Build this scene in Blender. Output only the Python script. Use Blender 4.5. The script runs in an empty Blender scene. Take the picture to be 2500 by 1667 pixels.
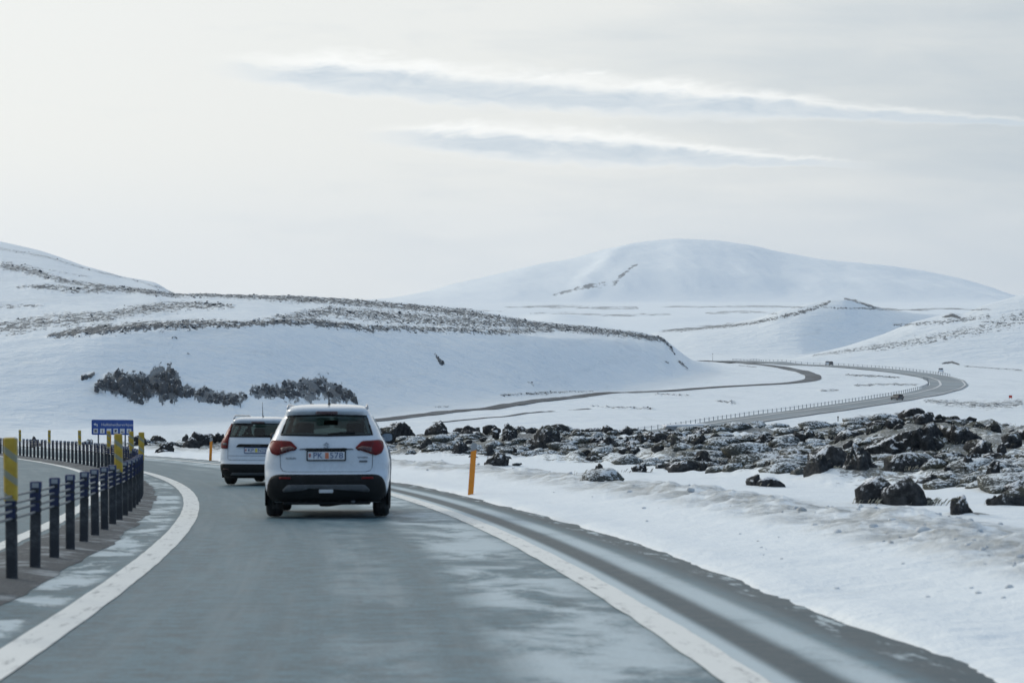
import bpy, bmesh, math, random
import numpy as np
from mathutils import Vector, Matrix

random.seed(7)
rng = np.random.default_rng(11)
SC = bpy.context.scene
COL = SC.collection

# ------------------------------------------------------------------ camera
F = 5903.0          # focal length in pixels of a 2500 px wide frame (85 mm lens)
EYE = 1.28          # eye height above the road
HOR = 740.0         # row of the true horizon
SLOPE = (1045.0 - HOR) / F   # the road runs downhill
cam_d = bpy.data.cameras.new('camera')
cam_d.lens = 85.0; cam_d.sensor_width = 36.0
cam_d.shift_y = -(833.5 - HOR) / 2500.0
cam_d.clip_start = 0.1; cam_d.clip_end = 40000
cam_d.dof.use_dof = True
cam_d.dof.focus_distance = 420.0
cam_d.dof.aperture_fstop = 5.0
cam = bpy.data.objects.new('camera', cam_d); COL.objects.link(cam)
cam.location = (0, 0, EYE); cam.rotation_euler = (math.radians(90), 0, 0)
SC.camera = cam

# ------------------------------------------------------------------ sun, sky, exposure
SUN_AZ, SUN_EL = math.radians(-50), math.radians(22)
SUN_DIR = Vector((math.cos(SUN_EL)*math.sin(SUN_AZ), math.cos(SUN_EL)*math.cos(SUN_AZ), math.sin(SUN_EL)))
sun_d = bpy.data.lights.new('sun', 'SUN'); sun_d.energy = 1.05; sun_d.angle = math.radians(10); sun_d.color = (1.0, 0.95, 0.87)
sun = bpy.data.objects.new('sun', sun_d); COL.objects.link(sun)
sun.rotation_euler = SUN_DIR.to_track_quat('Z', 'Y').to_euler()
vs = SC.view_settings
vs.view_transform = 'Standard'; vs.look = 'None'; vs.exposure = 0.06; vs.gamma = 1.0; vs.use_curve_mapping = False
SC.cycles.max_bounces = 6; SC.cycles.diffuse_bounces = 3; SC.cycles.glossy_bounces = 3; SC.cycles.transmission_bounces = 4; SC.cycles.transparent_max_bounces = 8; SC.cycles.volume_bounces = 1

class S:
    """node-socket arithmetic"""
    nt = None
    def __init__(s, sock): s.k = sock
    @staticmethod
    def _in(sock, v):
        if isinstance(v, S): S.nt.links.new(v.k, sock)
        else: sock.default_value = v
    @staticmethod
    def m(op, a, b=None, c=None, clamp=False):
        n = S.nt.nodes.new('ShaderNodeMath'); n.operation = op; n.use_clamp = clamp
        S._in(n.inputs[0], a)
        if b is not None: S._in(n.inputs[1], b)
        if c is not None: S._in(n.inputs[2], c)
        return S(n.outputs[0])
    def __add__(s, o): return S.m('ADD', s, o)
    __radd__ = __add__
    def __sub__(s, o): return S.m('SUBTRACT', s, o)
    def __rsub__(s, o): return S.m('SUBTRACT', o, s)
    def __mul__(s, o): return S.m('MULTIPLY', s, o)
    __rmul__ = __mul__
    def __truediv__(s, o): return S.m('DIVIDE', s, o)
    def clamp(s): return S.m('ADD', s, 0.0, clamp=True)
    def abs(s): return S.m('ABSOLUTE', s)
    def max(s, o): return S.m('MAXIMUM', s, o)
    def min(s, o): return S.m('MINIMUM', s, o)
def step(v, a, b, lo=0.0, hi=1.0):
    n = S.nt.nodes.new('ShaderNodeMapRange'); n.interpolation_type = 'SMOOTHSTEP'
    S._in(n.inputs[0], v)
    for i, q in enumerate((a, b, lo, hi)): S._in(n.inputs[1+i], q)
    return S(n.outputs[0])
def xyz(x, y, z):
    n = S.nt.nodes.new('ShaderNodeCombineXYZ')
    for i, q in enumerate((x, y, z)): S._in(n.inputs[i], q)
    return S(n.outputs[0])
def sep(v):
    n = S.nt.nodes.new('ShaderNodeSeparateXYZ'); S.nt.links.new(v.k, n.inputs[0])
    return [S(o) for o in n.outputs]
def noise(v, scale, detail=4.0, rough=0.55, dist=0.0, dim='3D'):
    n = S.nt.nodes.new('ShaderNodeTexNoise'); n.noise_dimensions = dim
    if v is not None: S.nt.links.new(v.k, n.inputs['Vector'])
    n.inputs['Scale'].default_value = scale; n.inputs['Detail'].default_value = detail
    n.inputs['Roughness'].default_value = rough; n.inputs['Distortion'].default_value = dist
    return S(n.outputs['Fac'])
def mix(f, a, b):
    n = S.nt.nodes.new('ShaderNodeMix'); n.data_type = 'RGBA'
    S._in(n.inputs['Factor'], f)
    for nm, q in (('A', a), ('B', b)):
        sk = [i for i in n.inputs if i.name == nm and i.type == 'RGBA'][0]
        if isinstance(q, S): S.nt.links.new(q.k, sk)
        else: sk.default_value = (*q, 1.0)
    return S([o for o in n.outputs if o.type == 'RGBA'][0])
def vscale(v, k):
    n = S.nt.nodes.new('ShaderNodeVectorMath'); n.operation = 'SCALE'
    S.nt.links.new(v.k, n.inputs[0]); S._in(n.inputs['Scale'], k)
    return S(n.outputs[0])
def attr(name):
    n = S.nt.nodes.new('ShaderNodeAttribute'); n.attribute_name = name
    return n
def texco(which='Object'):
    n = S.nt.nodes.new('ShaderNodeTexCoord'); return S(n.outputs[which])
def geom(which='Position'):
    n = S.nt.nodes.new('ShaderNodeNewGeometry'); return S(n.outputs[which])

world = bpy.data.worlds.new('World'); SC.world = world; world.use_nodes = True
S.nt = world.node_tree
for n in list(S.nt.nodes): S.nt.nodes.remove(n)
def build_world():
    d = texco('Generated'); x, y, z = sep(d)
    az = S.m('ARCTAN2', x, y)
    hyp = S.m('SQRT', x*x + y*y)
    U = az*F + 1250.0
    V = HOR - (z/hyp.max(0.02))*F
    sky = S.nt.nodes.new('ShaderNodeTexSky'); sky.sky_type = 'NISHITA'; sky.sun_disc = False
    sky.sun_elevation = SUN_EL; sky.sun_rotation = SUN_AZ; sky.air_density = 1.0; sky.dust_density = 2.0
    c = x*SUN_DIR.x + y*SUN_DIR.y + z*SUN_DIR.z
    # high thin overcast lit from behind: brighter and warmer towards the veiled sun
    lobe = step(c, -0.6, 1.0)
    p = xyz(az*7.0, (z/hyp.max(0.05))*38.0, 0.0)
    n1 = noise(p, 0.55, 4.0, 0.5, 0.3)
    n2 = noise(p, 1.7, 5.0, 0.55, 0.4)
    veil = (step(n1, 0.30, 0.68)*0.75 + step(n2, 0.3, 0.7)*0.25)
    wisp = noise(xyz(az*16.0, (z/hyp.max(0.05))*70.0 + az*5.0, 2.0), 1.0, 6.0, 0.62, 0.6) - 0.5
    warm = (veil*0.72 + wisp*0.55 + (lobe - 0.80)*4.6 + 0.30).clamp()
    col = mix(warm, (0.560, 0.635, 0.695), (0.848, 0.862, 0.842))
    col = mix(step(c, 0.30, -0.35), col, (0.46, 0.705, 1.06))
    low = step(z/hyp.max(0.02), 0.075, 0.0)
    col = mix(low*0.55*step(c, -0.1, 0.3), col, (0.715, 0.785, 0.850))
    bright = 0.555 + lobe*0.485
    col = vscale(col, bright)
    # two long lens-shaped streaks
    def streak(col, vc0, sl, u0, u1, up, hmax, wid, seed):
        w = xyz(U*0.004 + seed, V*0.015, seed)
        e1 = noise(w, 1.6, 5.0, 0.66, 0.8) - 0.5
        e2 = noise(xyz(U*0.0013 + seed, 0.0, seed*2), 1.0, 2.0) - 0.5
        g = (U - up)*(1.0/wid)
        ht = S.m('EXPONENT', (g*g)*-1.0)*hmax*(1.0 + e2*1.1) + 5.0
        ends = step(U, u0, u0+320)*step(U, u1, u1-330)
        q = (V + e1*40.0 + e2*22.0 - (U*sl + vc0))/ht
        e3 = noise(xyz(U*0.012 + seed, V*0.03, seed*3), 1.0, 4.0, 0.6) - 0.5
        q = q + e3*0.9
        top = step(q, -1.7, -0.65)
        bot = step(q, 1.35, 0.55)
        body = top*bot*ends*(0.80 + e2*1.0 + e1*1.1)*step(U, 2500.0, 1450.0, 0.40, 1.0)
        grey = step(q, -0.85, -0.1)*step(q, 1.25, 0.5)*ends*(0.6 + e1*1.0)
        col = mix((body*1.05).clamp(), col, (1.0, 1.01, 0.995))
        return mix((grey*1.25).clamp(), col, (0.555, 0.640, 0.720))
    col = streak(col, 128.0, 0.073, 470.0, 2720.0, 1200.0, 43.0, 850.0, 3.1)
    col = streak(col, 270.0, 0.066, 830.0, 2190.0, 1350.0, 35.0, 470.0, 8.7)
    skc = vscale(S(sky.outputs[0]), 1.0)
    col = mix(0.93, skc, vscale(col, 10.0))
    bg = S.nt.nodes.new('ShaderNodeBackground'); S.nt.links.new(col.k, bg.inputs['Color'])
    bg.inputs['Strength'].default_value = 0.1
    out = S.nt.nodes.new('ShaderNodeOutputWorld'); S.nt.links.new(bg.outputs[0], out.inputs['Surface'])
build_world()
world.cycles.sampling_method = 'MANUAL'; world.cycles.sample_map_resolution = 512

# ------------------------------------------------------------------ helpers
def tag(o, label=None, cat=None, group=None, kind=None):
    if label: o['label'] = label
    if cat: o['category'] = cat
    if group: o['group'] = group
    if kind: o['kind'] = kind
    return o
def empty(name, loc=(0, 0, 0), rot=(0, 0, 0)):
    o = bpy.data.objects.new(name, None); COL.objects.link(o)
    o.location = loc; o.rotation_euler = rot; o.empty_display_size = 0.2
    return o
def link(name, me, mat=None, parent=None, smooth=False):
    o = bpy.data.objects.new(name, me); COL.objects.link(o)
    if mat is not None:
        for mm in (mat if isinstance(mat, (list, tuple)) else [mat]): me.materials.append(mm)
    if smooth: me.polygons.foreach_set('use_smooth', [True]*len(me.polygons))
    o.parent = parent
    return o
def mesh_py(name, v, f):
    me = bpy.data.meshes.new(name); me.from_pydata([tuple(map(float, p)) for p in v], [], [tuple(map(int, q)) for q in f]); me.update()
    return me
def mesh_np(name, verts, quads):
    me = bpy.data.meshes.new(name)
    me.vertices.add(len(verts)); me.vertices.foreach_set('co', np.asarray(verts, dtype=np.float32).ravel())
    nf = len(quads); me.loops.add(nf*4); me.polygons.add(nf)
    me.loops.foreach_set('vertex_index', np.asarray(quads, dtype=np.int32).ravel())
    me.polygons.foreach_set('loop_start', np.arange(0, nf*4, 4, dtype=np.int32))
    me.polygons.foreach_set('loop_total', np.full(nf, 4, dtype=np.int32))
    me.polygons.foreach_set('use_smooth', np.ones(nf, dtype=bool))
    me.update(calc_edges=True); me.validate()
    return me
class MB:
    def __init__(s): s.v = []; s.f = []
    def box(s, x0, x1, y0, y1, z0, z1, M=None, bev=0.0):
        i = len(s.v)
        if bev <= 0:
            P = [(x0,y0,z0),(x1,y0,z0),(x1,y1,z0),(x0,y1,z0),(x0,y0,z1),(x1,y0,z1),(x1,y1,z1),(x0,y1,z1)]
            Q = [(0,3,2,1),(4,5,6,7),(0,1,5,4),(1,2,6,5),(2,3,7,6),(3,0,4,7)]
        else:
            b = bev
            def ring(z, e):
                return [(x0+b+e,y0+e,z),(x1-b-e,y0+e,z),(x1-e,y0+b+e,z),(x1-e,y1-b-e,z),(x1-b-e,y1-e,z),(x0+b+e,y1-e,z),(x0+e,y1-b-e,z),(x0+e,y0+b+e,z)]
            rings = [ring(z0, b*0.5), ring(z0+b*0.6, 0), ring(z1-b*0.6, 0), ring(z1, b*0.5)]
            P = [p for r in rings for p in r]; Q = []
            for k in range(3):
                for j in range(8): Q.append((k*8+j, k*8+(j+1) % 8, (k+1)*8+(j+1) % 8, (k+1)*8+j))
            Q.append(tuple(reversed(range(8)))); Q.append(tuple(range(24, 32)))
        for p in P: s.v.append(tuple(M @ Vector(p)) if M is not None else p)
        for q in Q: s.f.append(tuple(i+a for a in q))
        return s
    def tube(s, pts, r, n=8, cap=True, rs=None):
        pts = [Vector(p) for p in pts]; i0 = len(s.v)
        for k, p in enumerate(pts):
            t = (pts[min(k+1, len(pts)-1)] - pts[max(k-1, 0)]).normalized()
            a = Vector((0, 0, 1)) if abs(t.z) < 0.9 else Vector((1, 0, 0))
            u = t.cross(a).normalized(); w = u.cross(t)
            rr = rs[k] if rs else r
            for j in range(n):
                an = 2*math.pi*j/n
                s.v.append(tuple(p + u*math.cos(an)*rr + w*math.sin(an)*rr))
        for k in range(len(pts)-1):
            for j in range(n):
                s.f.append((i0+k*n+j, i0+k*n+(j+1) % n, i0+(k+1)*n+(j+1) % n, i0+(k+1)*n+j))
        if cap:
            s.f.append(tuple(i0+j for j in reversed(range(n)))); s.f.append(tuple(i0+(len(pts)-1)*n+j for j in range(n)))
        return s
    def lathe(s, prof, n=28, axis='x', c=(0, 0, 0)):
        i0 = len(s.v)
        for (a, r) in prof:
            for j in range(n):
                an = 2*math.pi*j/n
                p = (a, r*math.cos(an), r*math.sin(an)) if axis == 'x' else (r*math.cos(an), r*math.sin(an), a)
                s.v.append((p[0]+c[0], p[1]+c[1], p[2]+c[2]))
        for k in range(len(prof)-1):
            for j in range(n): s.f.append((i0+k*n+j, i0+(k+1)*n+j, i0+(k+1)*n+(j+1) % n, i0+k*n+(j+1) % n))
        s.f.append(tuple(i0+j for j in range(n))); s.f.append(tuple(i0+(len(prof)-1)*n+j for j in reversed(range(n))))
        return s
    def prism(s, poly, y0, y1):
        """polygon in x,z extruded along y"""
        i0 = len(s.v); n = len(poly)
        for (x, z) in poly: s.v.append((x, y0, z))
        for (x, z) in poly: s.v.append((x, y1, z))
        s.f.append(tuple(i0+j for j in range(n))); s.f.append(tuple(i0+n+j for j in reversed(range(n))))
        for j in range(n): s.f.append((i0+j, i0+n+j, i0+n+(j+1) % n, i0+(j+1) % n))
        return s
    def build(s, name, mat, parent=None, smooth=False):
        me = mesh_py(name, s.v, s.f)
        bm = bmesh.new(); bm.from_mesh(me); bmesh.ops.recalc_face_normals(bm, faces=bm.faces); bm.to_mesh(me); bm.free()
        return link(name, me, mat, parent, smooth)
def copy_tree(o, parent=None):
    c = o.copy(); COL.objects.link(c); c.parent = parent
    for ch in list(o.children): copy_tree(ch, c)
    return c

MATS = {}
def new_mat(name):
    m = bpy.data.materials.new(name); m.use_nodes = True; S.nt = m.node_tree
    b = m.node_tree.nodes['Principled BSDF']; MATS[name] = m
    return m, b
def setc(b, sock, v):
    if isinstance(v, S): S.nt.links.new(v.k, b.inputs[sock])
    elif isinstance(v, (tuple, list)): b.inputs[sock].default_value = (*v, 1.0)
    else: b.inputs[sock].default_value = v
def bump(b, h, strength=0.3, dist=0.05):
    n = S.nt.nodes.new('ShaderNodeBump'); n.inputs['Strength'].default_value = strength; n.inputs['Distance'].default_value = dist
    S.nt.links.new(h.k, n.inputs['Height']); S.nt.links.new(n.outputs[0], b.inputs['Normal'])
def plain(name, col, rough=0.5, metal=0.0, var=0.12, scale=6.0, coat=0.0, dirt=None, spec=None):
    m, b = new_mat(name)
    o = texco('Object'); n = noise(o, scale, 5.0, 0.6)
    c2 = tuple(max(0.0, c*(1-var*1.5)) for c in col)
    cc = mix(step(n, 0.35, 0.7), c2, col)
    if dirt: cc = mix(step(noise(o, dirt[1], 6.0, 0.7), 0.45, 0.75)*dirt[2], cc, dirt[0])
    setc(b, 'Base Color', cc); setc(b, 'Roughness', step(n, 0.2, 0.8, max(0.02, rough-0.06), rough+0.08)); b.inputs['Metallic'].default_value = metal
    if coat: b.inputs['Coat Weight'].default_value = coat; b.inputs['Coat Roughness'].default_value = 0.06
    if spec is not None: b.inputs['Specular IOR Level'].default_value = spec
    return m

# ------------------------------------------------------------------ numpy noise
def _h(ix, iy, iz, seed):
    n = (ix*374761393 + iy*668265263 + iz*1274126177 + seed*362437) & 0x7fffffff
    n = ((n ^ (n >> 13))*1274126177) & 0x7fffffff
    n = ((n ^ (n >> 15))*1103515245) & 0x7fffffff
    return ((n ^ (n >> 16)) & 0xffff)/65535.0
def vn(x, y, z=None, seed=0):
    x = np.asarray(x, float); y = np.asarray(y, float); z = np.zeros_like(x) if z is None else np.asarray(z, float)
    ix = np.floor(x).astype(np.int64); iy = np.floor(y).astype(np.int64); iz = np.floor(z).astype(np.int64)
    fx, fy, fz = x-ix, y-iy, z-iz
    fx = fx*fx*(3-2*fx); fy = fy*fy*(3-2*fy); fz = fz*fz*(3-2*fz)
    r = 0
    for dz in ((0, 1) if np.any(fz) else (0,)):
        wz = fz if dz else 1-fz
        a = _h(ix, iy, iz+dz, seed)*(1-fx) + _h(ix+1, iy, iz+dz, seed)*fx
        b = _h(ix, iy+1, iz+dz, seed)*(1-fx) + _h(ix+1, iy+1, iz+dz, seed)*fx
        r = r + wz*(a*(1-fy) + b*fy)
    return r*2-1
def fbm(x, y, z=None, o=4, seed=0, g=0.5):
    x = np.asarray(x, float); y = np.asarray(y, float)
    a, r, s_ = 1.0, 0, 0
    for k in range(o):
        q = 2.03**k
        r = r + a*vn(x*q+k*7.3, y*q-k*3.1, None if z is None else np.asarray(z)*q+k*5.7, seed+k); s_ += a; a *= g
    return r/s_
def ss(x, a, b):
    t = np.clip((np.asarray(x, float)-a)/(b-a), 0, 1); return t*t*(3-2*t)

# ------------------------------------------------------------------ road alignment (left edge line of our carriageway), plan view X(Y)
_pts = np.array([[-2.75,13.1],[-2.91,15.02],[-3.05,17.61],[-3.37,21.34],[-3.78,26.05],[-4.29,31.09],[-5.17,38.75],[-5.79,43.68],[-6.95,51.4],[-8.11,57.68],[-9.52,64.03],[-10.55,69.32],
                 [-13.95,83.95],[-23.4,116.2],[-6.35,48.43],[-3.98,27.88],[-2.86,14.42],[-20.3,106.0]])
_co = np.polyfit(_pts[:, 1], _pts[:, 0], 4)
_dco = np.polyder(_co)
def xl(Y):
    Y = np.asarray(Y, float); Yc = np.clip(Y, 12, 122)
    return np.polyval(_co, Yc) + np.polyval(_dco, Yc)*(Y-Yc)
def dxl(Y): return np.polyval(_dco, np.clip(np.asarray(Y, float), 12, 122))
def road_t(X, Y): return (X - xl(Y))/np.sqrt(1+dxl(Y)**2)
def road_pt(Y, t):
    """point at sideways offset t (to the right) from the alignment at chainage Y"""
    d = dxl(Y); n = np.sqrt(1+d*d)
    return xl(Y) + t/n, Y - t*d/n
def road_z(Y): return -SLOPE*np.maximum(np.asarray(Y, float), -40)

# ------------------------------------------------------------------ terrain
def L(xs, Ds, ys=None, zs=None):
    xs = np.array(xs, float); Ds = np.broadcast_to(np.array(Ds, float), xs.shape)
    if ys is not None: z = EYE - Ds*(np.broadcast_to(np.array(ys, float), xs.shape)-HOR)/F
    else: z = np.broadcast_to(np.array(zs, float), xs.shape)
    return xs, Ds, z
_cr_x = [-400,0,100,200,300,380,412,430,500,700,850,1000,1150,1300,1450,1560,1620,1650,1690,1760,1937,2060,2160,2230,2300,2325,2350,2400,2500,2900]
_cr_D = [1400,1300,1250,1180,1100,1000,900,860,850,850,860,860,860,870,880,890,900,910,930,1000,1100,1110,1115,1120,1125,1125,1125,1130,1150,1250]
_cr_y = [530,600,622,655,680,692,712,717,717,722,728,742,757,785,800,812,826,850,880,889,876,846,815,785,768,763,766,746,717,640]
_mt_x = [-400,880,960,1050,1100,1200,1300,1400,1480,1530,1560,1600,1650,1750,1830,1900,2000,2060,2180,2260,2350,2420,2480,2530,2900]
_mt_y = [734,734,727,710,696,672,652,630,607,601,595,588,584,588,598,614,634,644,650,661,680,700,722,734,736]
LAY = [
 L([0], 300, zs=-23.0), L([0], 440, zs=-24.0),
 L([-400,0,350,650,950,1300,1500,1700,1760,1900,2500,2900], [470,470,498,515,564,636,728,808,900,1000,1000,960], zs=-24.0),
 L([-400,0,250,650,930,1300,1500,1620,1650,1690,1720,1760,1937,2060,2160,2300,2500,2900], [545,545,545,585,640,715,800,850,870,890,905,945,1040,1060,1065,1065,1065,1080],
   ys=[835,835,812,785,800,812,826,838,864,893,903,897.5,881,860,846,818,790,740]),
 L(_cr_x, _cr_D, ys=_cr_y),
 L([-400,0,400,1600,1700,1950,2060,2500,2900], [1530,1430,1100,1010,1010,1160,1230,1300,1400], zs=[0,-10,-20,-26,-25,-25,-27,-27,-20]),
 L([-400,0,400,1600,1700,1950,2060,2500,2900], [1600,1520,1450,1300,1270,1290,1330,1380,1480], zs=-26.5),
 L([-400,0,1450,1560,1600,1700,1800,1850,1900,1960,2030,2065,2100,2160,2250,2320,2500,2900], [1700,1640,1480,1460,1450,1430,1420,1410,1400,1400,1400,1400,1410,1420,1440,1460,1480,1560],
   ys=[846,846,846,826,812,801,785,774,757,742,731,728,738,755,765,770,775,775]),
 L([0], 1900, zs=-42.0), L([0], 2250, ys=802), L([0], 2850, ys=764), L([0], 3600, ys=746), L([0], 4400, ys=739),
 L(_mt_x, 4640, ys=[739-(739-y)*0.55 for y in _mt_y]), L(_mt_x, 5050, ys=_mt_y), L([0], 6600, zs=0.0)]
def pchip_eval(D, Z, q):
    """monotone cubic in every column: D, Z (k, n), q (n)"""
    h = np.diff(D, axis=0); dl = np.diff(Z, axis=0)/h
    m = np.zeros_like(Z)
    w1 = 2*h[1:]+h[:-1]; w2 = h[1:]+2*h[:-1]
    same = dl[1:]*dl[:-1] > 0
    with np.errstate(divide='ignore', invalid='ignore'):
        mm = (w1+w2)/(w1/dl[:-1]+w2/dl[1:])
    m[1:-1] = np.where(same, np.nan_to_num(mm), 0.0); m[0] = dl[0]; m[-1] = dl[-1]
    k = np.clip((q[None] >= D).sum(0)-1, 0, len(D)-2); i = np.arange(D.shape[1])
    hh = h[k, i]; t = np.clip((q-D[k, i])/hh, 0, 1); t2 = t*t; t3 = t2*t
    return (2*t3-3*t2+1)*Z[k, i]+(t3-2*t2+t)*hh*m[k, i]+(-2*t3+3*t2)*Z[k+1, i]+(t3-t2)*hh*m[k+1, i]
def lay_at(u):
    u = np.asarray(u, float)
    # smooth the corners of the control polylines a little
    acc_D = []; acc_Z = []
    for kk, (xs, Ds, zs) in enumerate(LAY):
        d = 0; z = 0
        ws = 95.0 if kk == 2 else 55.0 if kk == 3 else 9.0
        for o_, w_ in ((-1.6*ws, .08), (-.8*ws, .24), (0, .36), (.8*ws, .24), (1.6*ws, .08)):
            d = d + w_*np.interp(u+o_, xs, Ds); z = z + w_*np.interp(u+o_, xs, zs)
        acc_D.append(d); acc_Z.append(z)
    return np.array(acc_D), np.array(acc_Z)
def polar(X, Y):
    th = np.arctan2(X, Y); r = np.hypot(X, Y)
    thc = np.clip(th, math.atan((-350-1250)/F), math.atan((2850-1250)/F))
    return 1250+F*np.tan(thc), r*np.cos(thc), th
def near_z(X, Y, u, D):
    t = road_t(X, Y)
    z = road_z(Y)
    te = 5.0 + 0.16*fbm(X*0.22, Y*0.22, o=3, seed=3) + 0.025*vn(X*1.4, Y*1.4, seed=5)
    inside = (1-ss(t, te-0.02, te+0.22))*ss(t, -10.7, -10.4)
    rip = 0.055*fbm(X*0.35, Y*1.0, o=4, seed=21) + 0.012*fbm(X*2.0, Y*5.0, o=3, seed=25)
    bank = 0.06*ss(t, te, te+0.5) + 0.05*ss(t, 5.6, 7.0)
    bn = 0.55+0.55*fbm(X*1.1, Y*0.8, o=4, seed=31)
    berm = np.exp(-((t-8.0-0.25*vn(Y*0.15, Y*0.0, seed=8))/1.05)**2)*0.32*bn
    berm = berm*(1+0.4*fbm(X*2.4, Y*2.0, o=4, seed=77, g=.55))
    out = bank + berm + rip
    tb = np.interp(Y, [30, 42, 50, 60, 80, 100, 120, 150], [11.5, 13.5, 14.5, 13.5, 15.0, 14.5, 9, 8.5])
    tb = tb + 3.2*fbm(X*0.16, Y*0.16, o=3, seed=47)
    lav = ss(t, tb-1.6, tb+2.6)*ss(Y, 22, 34)
    cd = np.interp(u, [0, 300, 380, 450, 600, 900, 1300, 1700, 2000, 2300, 2600], [172, 160, 138, 134, 130, 116, 113, 110, 100, 90, 84])
    lift = np.interp(u, [0, 200, 300, 450, 800, 950, 1300, 1430, 1550, 1800, 2050, 2250, 2450, 2600], [0.0, 0.3, .75, 1.05, .6, .95, 1.05, .75, .8, 1.0, 1.0, 1.2, .9, .9])
    rise = ss(t, tb+1, tb+11)*lift
    hum = 0.42*fbm(X*0.30, Y*0.30, o=3, seed=41) + 0.36*np.abs(fbm(X*0.8, Y*0.7, o=4, seed=43, g=.6)) + 0.05*fbm(X*4, Y*4, o=2, seed=45)
    out = out + lav*(rise + hum)
    over = np.maximum(0, D-cd)
    drop = np.minimum(0.10*over + 0.004*over**2, 12)*np.where(u > 330, 1, ss(u, 250, 400))
    return z + np.where(t > -3, out, 0.1+rip)*(1-inside) - 0.14*inside - drop*ss(t, 5, 9), lav, t
MOUNDS = []
def add_mounds(X, Y, z, lav):
    for mx, my, rx, ry, h in MOUNDS:
        k = np.where((np.abs(X-mx) < rx*2.6) & (np.abs(Y-my) < ry*2.6))[0]
        if len(k):
            g = np.exp(-((X[k]-mx)/rx)**2-((Y[k]-my)/ry)**2)*(1+.5*fbm(X[k]*1.3, Y[k]*1.3, o=3, seed=49))
            z[k] = z[k]+h*g; lav[k] = np.maximum(lav[k], np.clip(g*1.15, 0, .95))
    return z, lav
def height(X, Y, full=False):
    X = np.asarray(X, float); Y = np.asarray(Y, float)
    u, D, th = polar(X, Y)
    Dl, Zl = lay_at(u)
    zf = pchip_eval(Dl, Zl, np.clip(D, 300, 6600))
    # far relief
    far = 0.55*fbm(X*0.012, Y*0.012, o=5, seed=51)*ss(D, 420, 560)
    far = far + 0.9*fbm(X*0.03, Y*0.03, o=4, seed=53)*ss(D, 1000, 1300)*(1-ss(D, 1700, 1900))
    far = far + 5.5*fbm(X*0.005, Y*0.004, o=5, seed=55)*ss(D, 2050, 2300)*(1-ss(D, 2900, 3900))
    far = far + (6*fbm(X*0.0046, Y*0.0046, o=5, seed=57) + 3.5*fbm(X*0.016+Y*0.004, Y*0.005, o=4, seed=58))*ss(D, 4420, 4560)*(1-0.75*ss(D, 4900, 5050))
    # spurs and gullies on the far mountain
    k_ = (D-4400)/650; wv = 14*fbm(X*0.01, Y*0.01, o=3, seed=59); mm = ss(D, 4420, 4520)*(1-ss(D, 4880, 5040))
    spur = np.exp(-((u-1400-k_*150+wv*1.6)/38)**2)*8*mm + np.exp(-((u-1500-k_*70+wv)/48)**2)*5*mm
    spur = spur + (np.exp(-((u-1700+k_*40+wv)/60)**2)*4 + np.exp(-((u-2150+k_*70+wv)/80)**2)*5 - np.exp(-((u-1930+k_*30+wv)/70)**2)*4 + np.exp(-((u-1230-k_*90+wv)/50)**2)*4)*mm
    zf = zf + far + spur
    # wind-scooped gullies on the near hill face
    face = ss(D, 480, 560)*(1-ss(D, 820, 900))*(1-ss(u, 1500, 1680))
    zf = zf + face*(1.6*fbm(X*0.016+D*0.006, Y*0.011, o=3, seed=63) + 0.55*fbm(X*0.05+Y*0.02, Y*0.03, o=4, seed=65, g=.55))
    # low humps on the plain
    zf = zf + 7*np.exp(-((u-1355)/75)**2-((D-2500)/170)**2) + 4*np.exp(-((u-1130)/120)**2-((D-2700)/180)**2)
    w = ss(np.abs(th), 1.0, 2.2)
    zf = zf*(1-w) + w*(-8)
    nz, lav, t = near_z(X, Y, u, D)
    if MOUNDS and D.min() < 190: nz, lav = add_mounds(X, Y, nz, lav)
    k = ss(D, 180, 300)
    z = nz*(1-k) + zf*k
    if full: return z, lav*(1-k), t, u, D
    return z
def project(X, Y, Z): return 1250+F*X/Y, HOR+F*(EYE-Z)/Y
def at(px, py, dmin=8.0, dmax=6000.0, n=2400):
    D = np.geomspace(dmin, dmax, n); X = (px-1250)/F*D
    z = height(X, D); y = HOR+F*(EYE-z)/D
    k = np.argmax(y <= py) if np.any(y <= py) else n-1
    if k > 0:
        a = np.clip((y[k-1]-py)/max(1e-6, y[k-1]-y[k]), 0, 1); d = D[k-1]+(D[k]-D[k-1])*a
    else: d = D[0]
    x = (px-1250)/F*d
    return Vector((x, d, float(height(np.array([x]), np.array([d]))[0])))

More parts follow.
